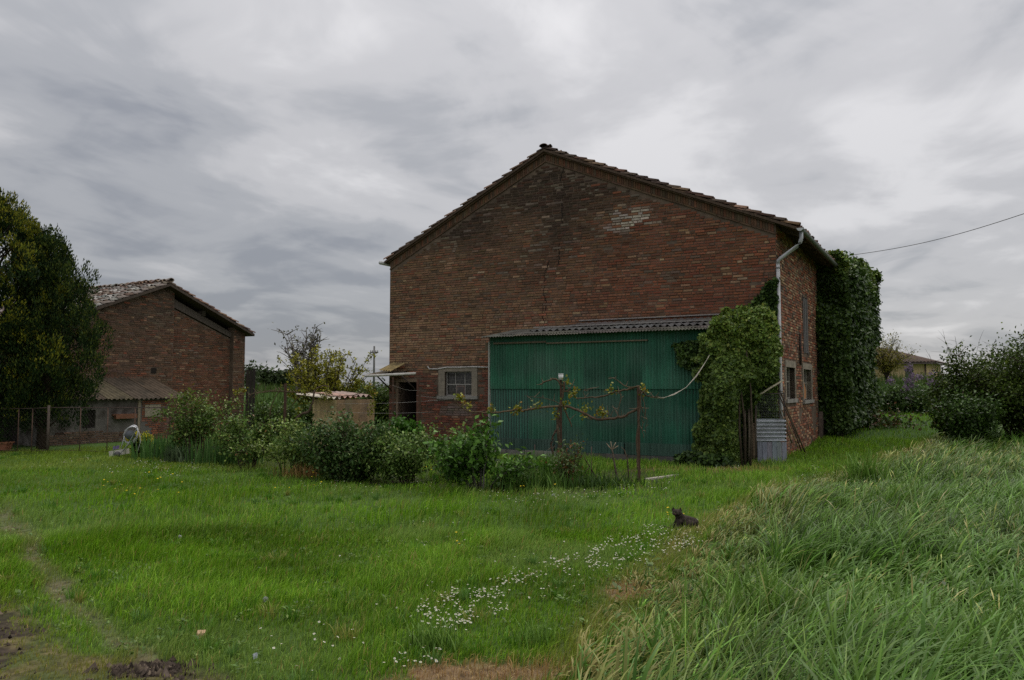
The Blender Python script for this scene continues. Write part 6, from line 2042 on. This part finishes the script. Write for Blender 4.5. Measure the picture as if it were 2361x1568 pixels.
# daisies and buttercups
def flowers(name, regs, col, ctr, r, hgt, label):
    Vs, Ts, Cs = [], [], []
    nv = 0
    for (poly, n) in regs:
        P = np.array(poly, float); c = 0
        while c < n:
            x = random.uniform(P[:, 0].min(), P[:, 0].max()); y = random.uniform(P[:, 1].min(), P[:, 1].max())
            if not inpoly(np.array([x]), np.array([y]), poly)[0]:
                continue
            c += 1
            if random.random() > 1.25 * float(vn(x, y, .05, 9)):
                continue
            g_ = ground(x, y)
            rr = r * random.uniform(.7, 1.25); h = hgt * random.uniform(.6, 1.3)
            tl_ = Vector((random.gauss(0, .3), random.gauss(-.15, .3), 1)).normalized()
            a = tl_.orthogonal().normalized(); b2 = tl_.cross(a)
            ctr_p = Vector((g_.x, g_.y, g_.z + h))
            K = 9
            pts = [ctr_p] + [ctr_p + (a * math.cos(6.2832 * k / K) + b2 * math.sin(6.2832 * k / K)) * rr * (1 if k % 2 else .82) + tl_ * .003 for k in range(K)]
            Vs += pts; Cs += [col] * (K + 1)
            Ts += [(nv, nv + 1 + k, nv + 1 + (k + 1) % K) for k in range(K)]; nv += K + 1
            if ctr:
                pts = [ctr_p + tl_ * .006] + [ctr_p + (a * math.cos(6.2832 * k / 6) + b2 * math.sin(6.2832 * k / 6)) * rr * .36 + tl_ * .004 for k in range(6)]
                Vs += pts; Cs += [ctr] * 7
                Ts += [(nv, nv + 1 + k, nv + 1 + (k + 1) % 6) for k in range(6)]; nv += 7
            # stem
            Vs += [Vector((g_.x - .0015, g_.y, g_.z)), Vector((g_.x + .0015, g_.y, g_.z)), ctr_p]; Cs += [(.06, .12, .03)] * 3
            Ts += [(nv, nv + 1, nv + 2)]; nv += 3
    o = npmesh(name, np.array([tuple(v) for v in Vs]), np.zeros((0, 4), int), np.array(Cs), M['petal'], None, 'stuff', T=np.array(Ts))
    o['label'] = label
    return o
random.seed(77)
flowers('daisies', [([(950, 1425), (1010, 1370), (1160, 1375), (1180, 1420), (1030, 1470), (980, 1450)], 330), ([(1080, 1390), (1180, 1320), (1390, 1275), (1400, 1310), (1250, 1345), (1150, 1400)], 260),
                    ([(1340, 1310), (1390, 1250), (1540, 1200), (1640, 1205), (1660, 1245), (1520, 1300), (1400, 1330)], 700), ([(700, 1180), (1500, 1120), (1500, 1200), (1000, 1330), (700, 1300)], 70), ([(880, 1440), (1000, 1330), (1250, 1270), (1500, 1180), (1560, 1210), (1300, 1400), (1100, 1480)], 110), ([(1740, 1150), (1850, 1100), (1940, 1085), (1950, 1120), (1830, 1165)], 330),
                    ([(300, 1070), (420, 1060), (520, 1080), (500, 1095), (330, 1085)], 330), ([(230, 1075), (420, 1085), (440, 1110), (260, 1100)], 130), ([(890, 1095), (1010, 1110), (1000, 1130), (890, 1115)], 150), ([(1090, 1135), (1320, 1140), (1560, 1110), (1560, 1135), (1300, 1165), (1100, 1165)], 240),
                    ([(60, 1075), (200, 1055), (210, 1062), (80, 1085)], 120), ([(680, 1110), (900, 1125), (890, 1145), (690, 1130)], 60), ([(1650, 1080), (1700, 1072), (1710, 1085), (1650, 1092)], 80), ([(900, 1480), (1000, 1440), (1020, 1540), (900, 1560)], 40), ([(600, 1450), (880, 1400), (900, 1568), (600, 1568)], 30)],
        (.66, .66, .60), (.5, .36, .03), .0088, .055, 'white daisies scattered over the lawn')
flowers('buttercups', [([(740, 1085), (1000, 1085), (1000, 1112), (740, 1105)], 75), ([(220, 1090), (420, 1085), (420, 1180), (220, 1140)], 40), ([(1200, 1110), (1290, 1110), (1290, 1140), (1200, 1140)], 25), ([(600, 1120), (760, 1105), (760, 1150), (600, 1150)], 14), ([(1040, 1255), (1060, 1255), (1060, 1275), (1040, 1275)], 8), ([(370, 1220), (390, 1220), (390, 1245), (370, 1245)], 4), ([(1530, 1190), (1610, 1190), (1600, 1215), (1530, 1215)], 10)],
        (.62, .46, .02), None, .016, .13, 'yellow buttercups scattered along the bed')
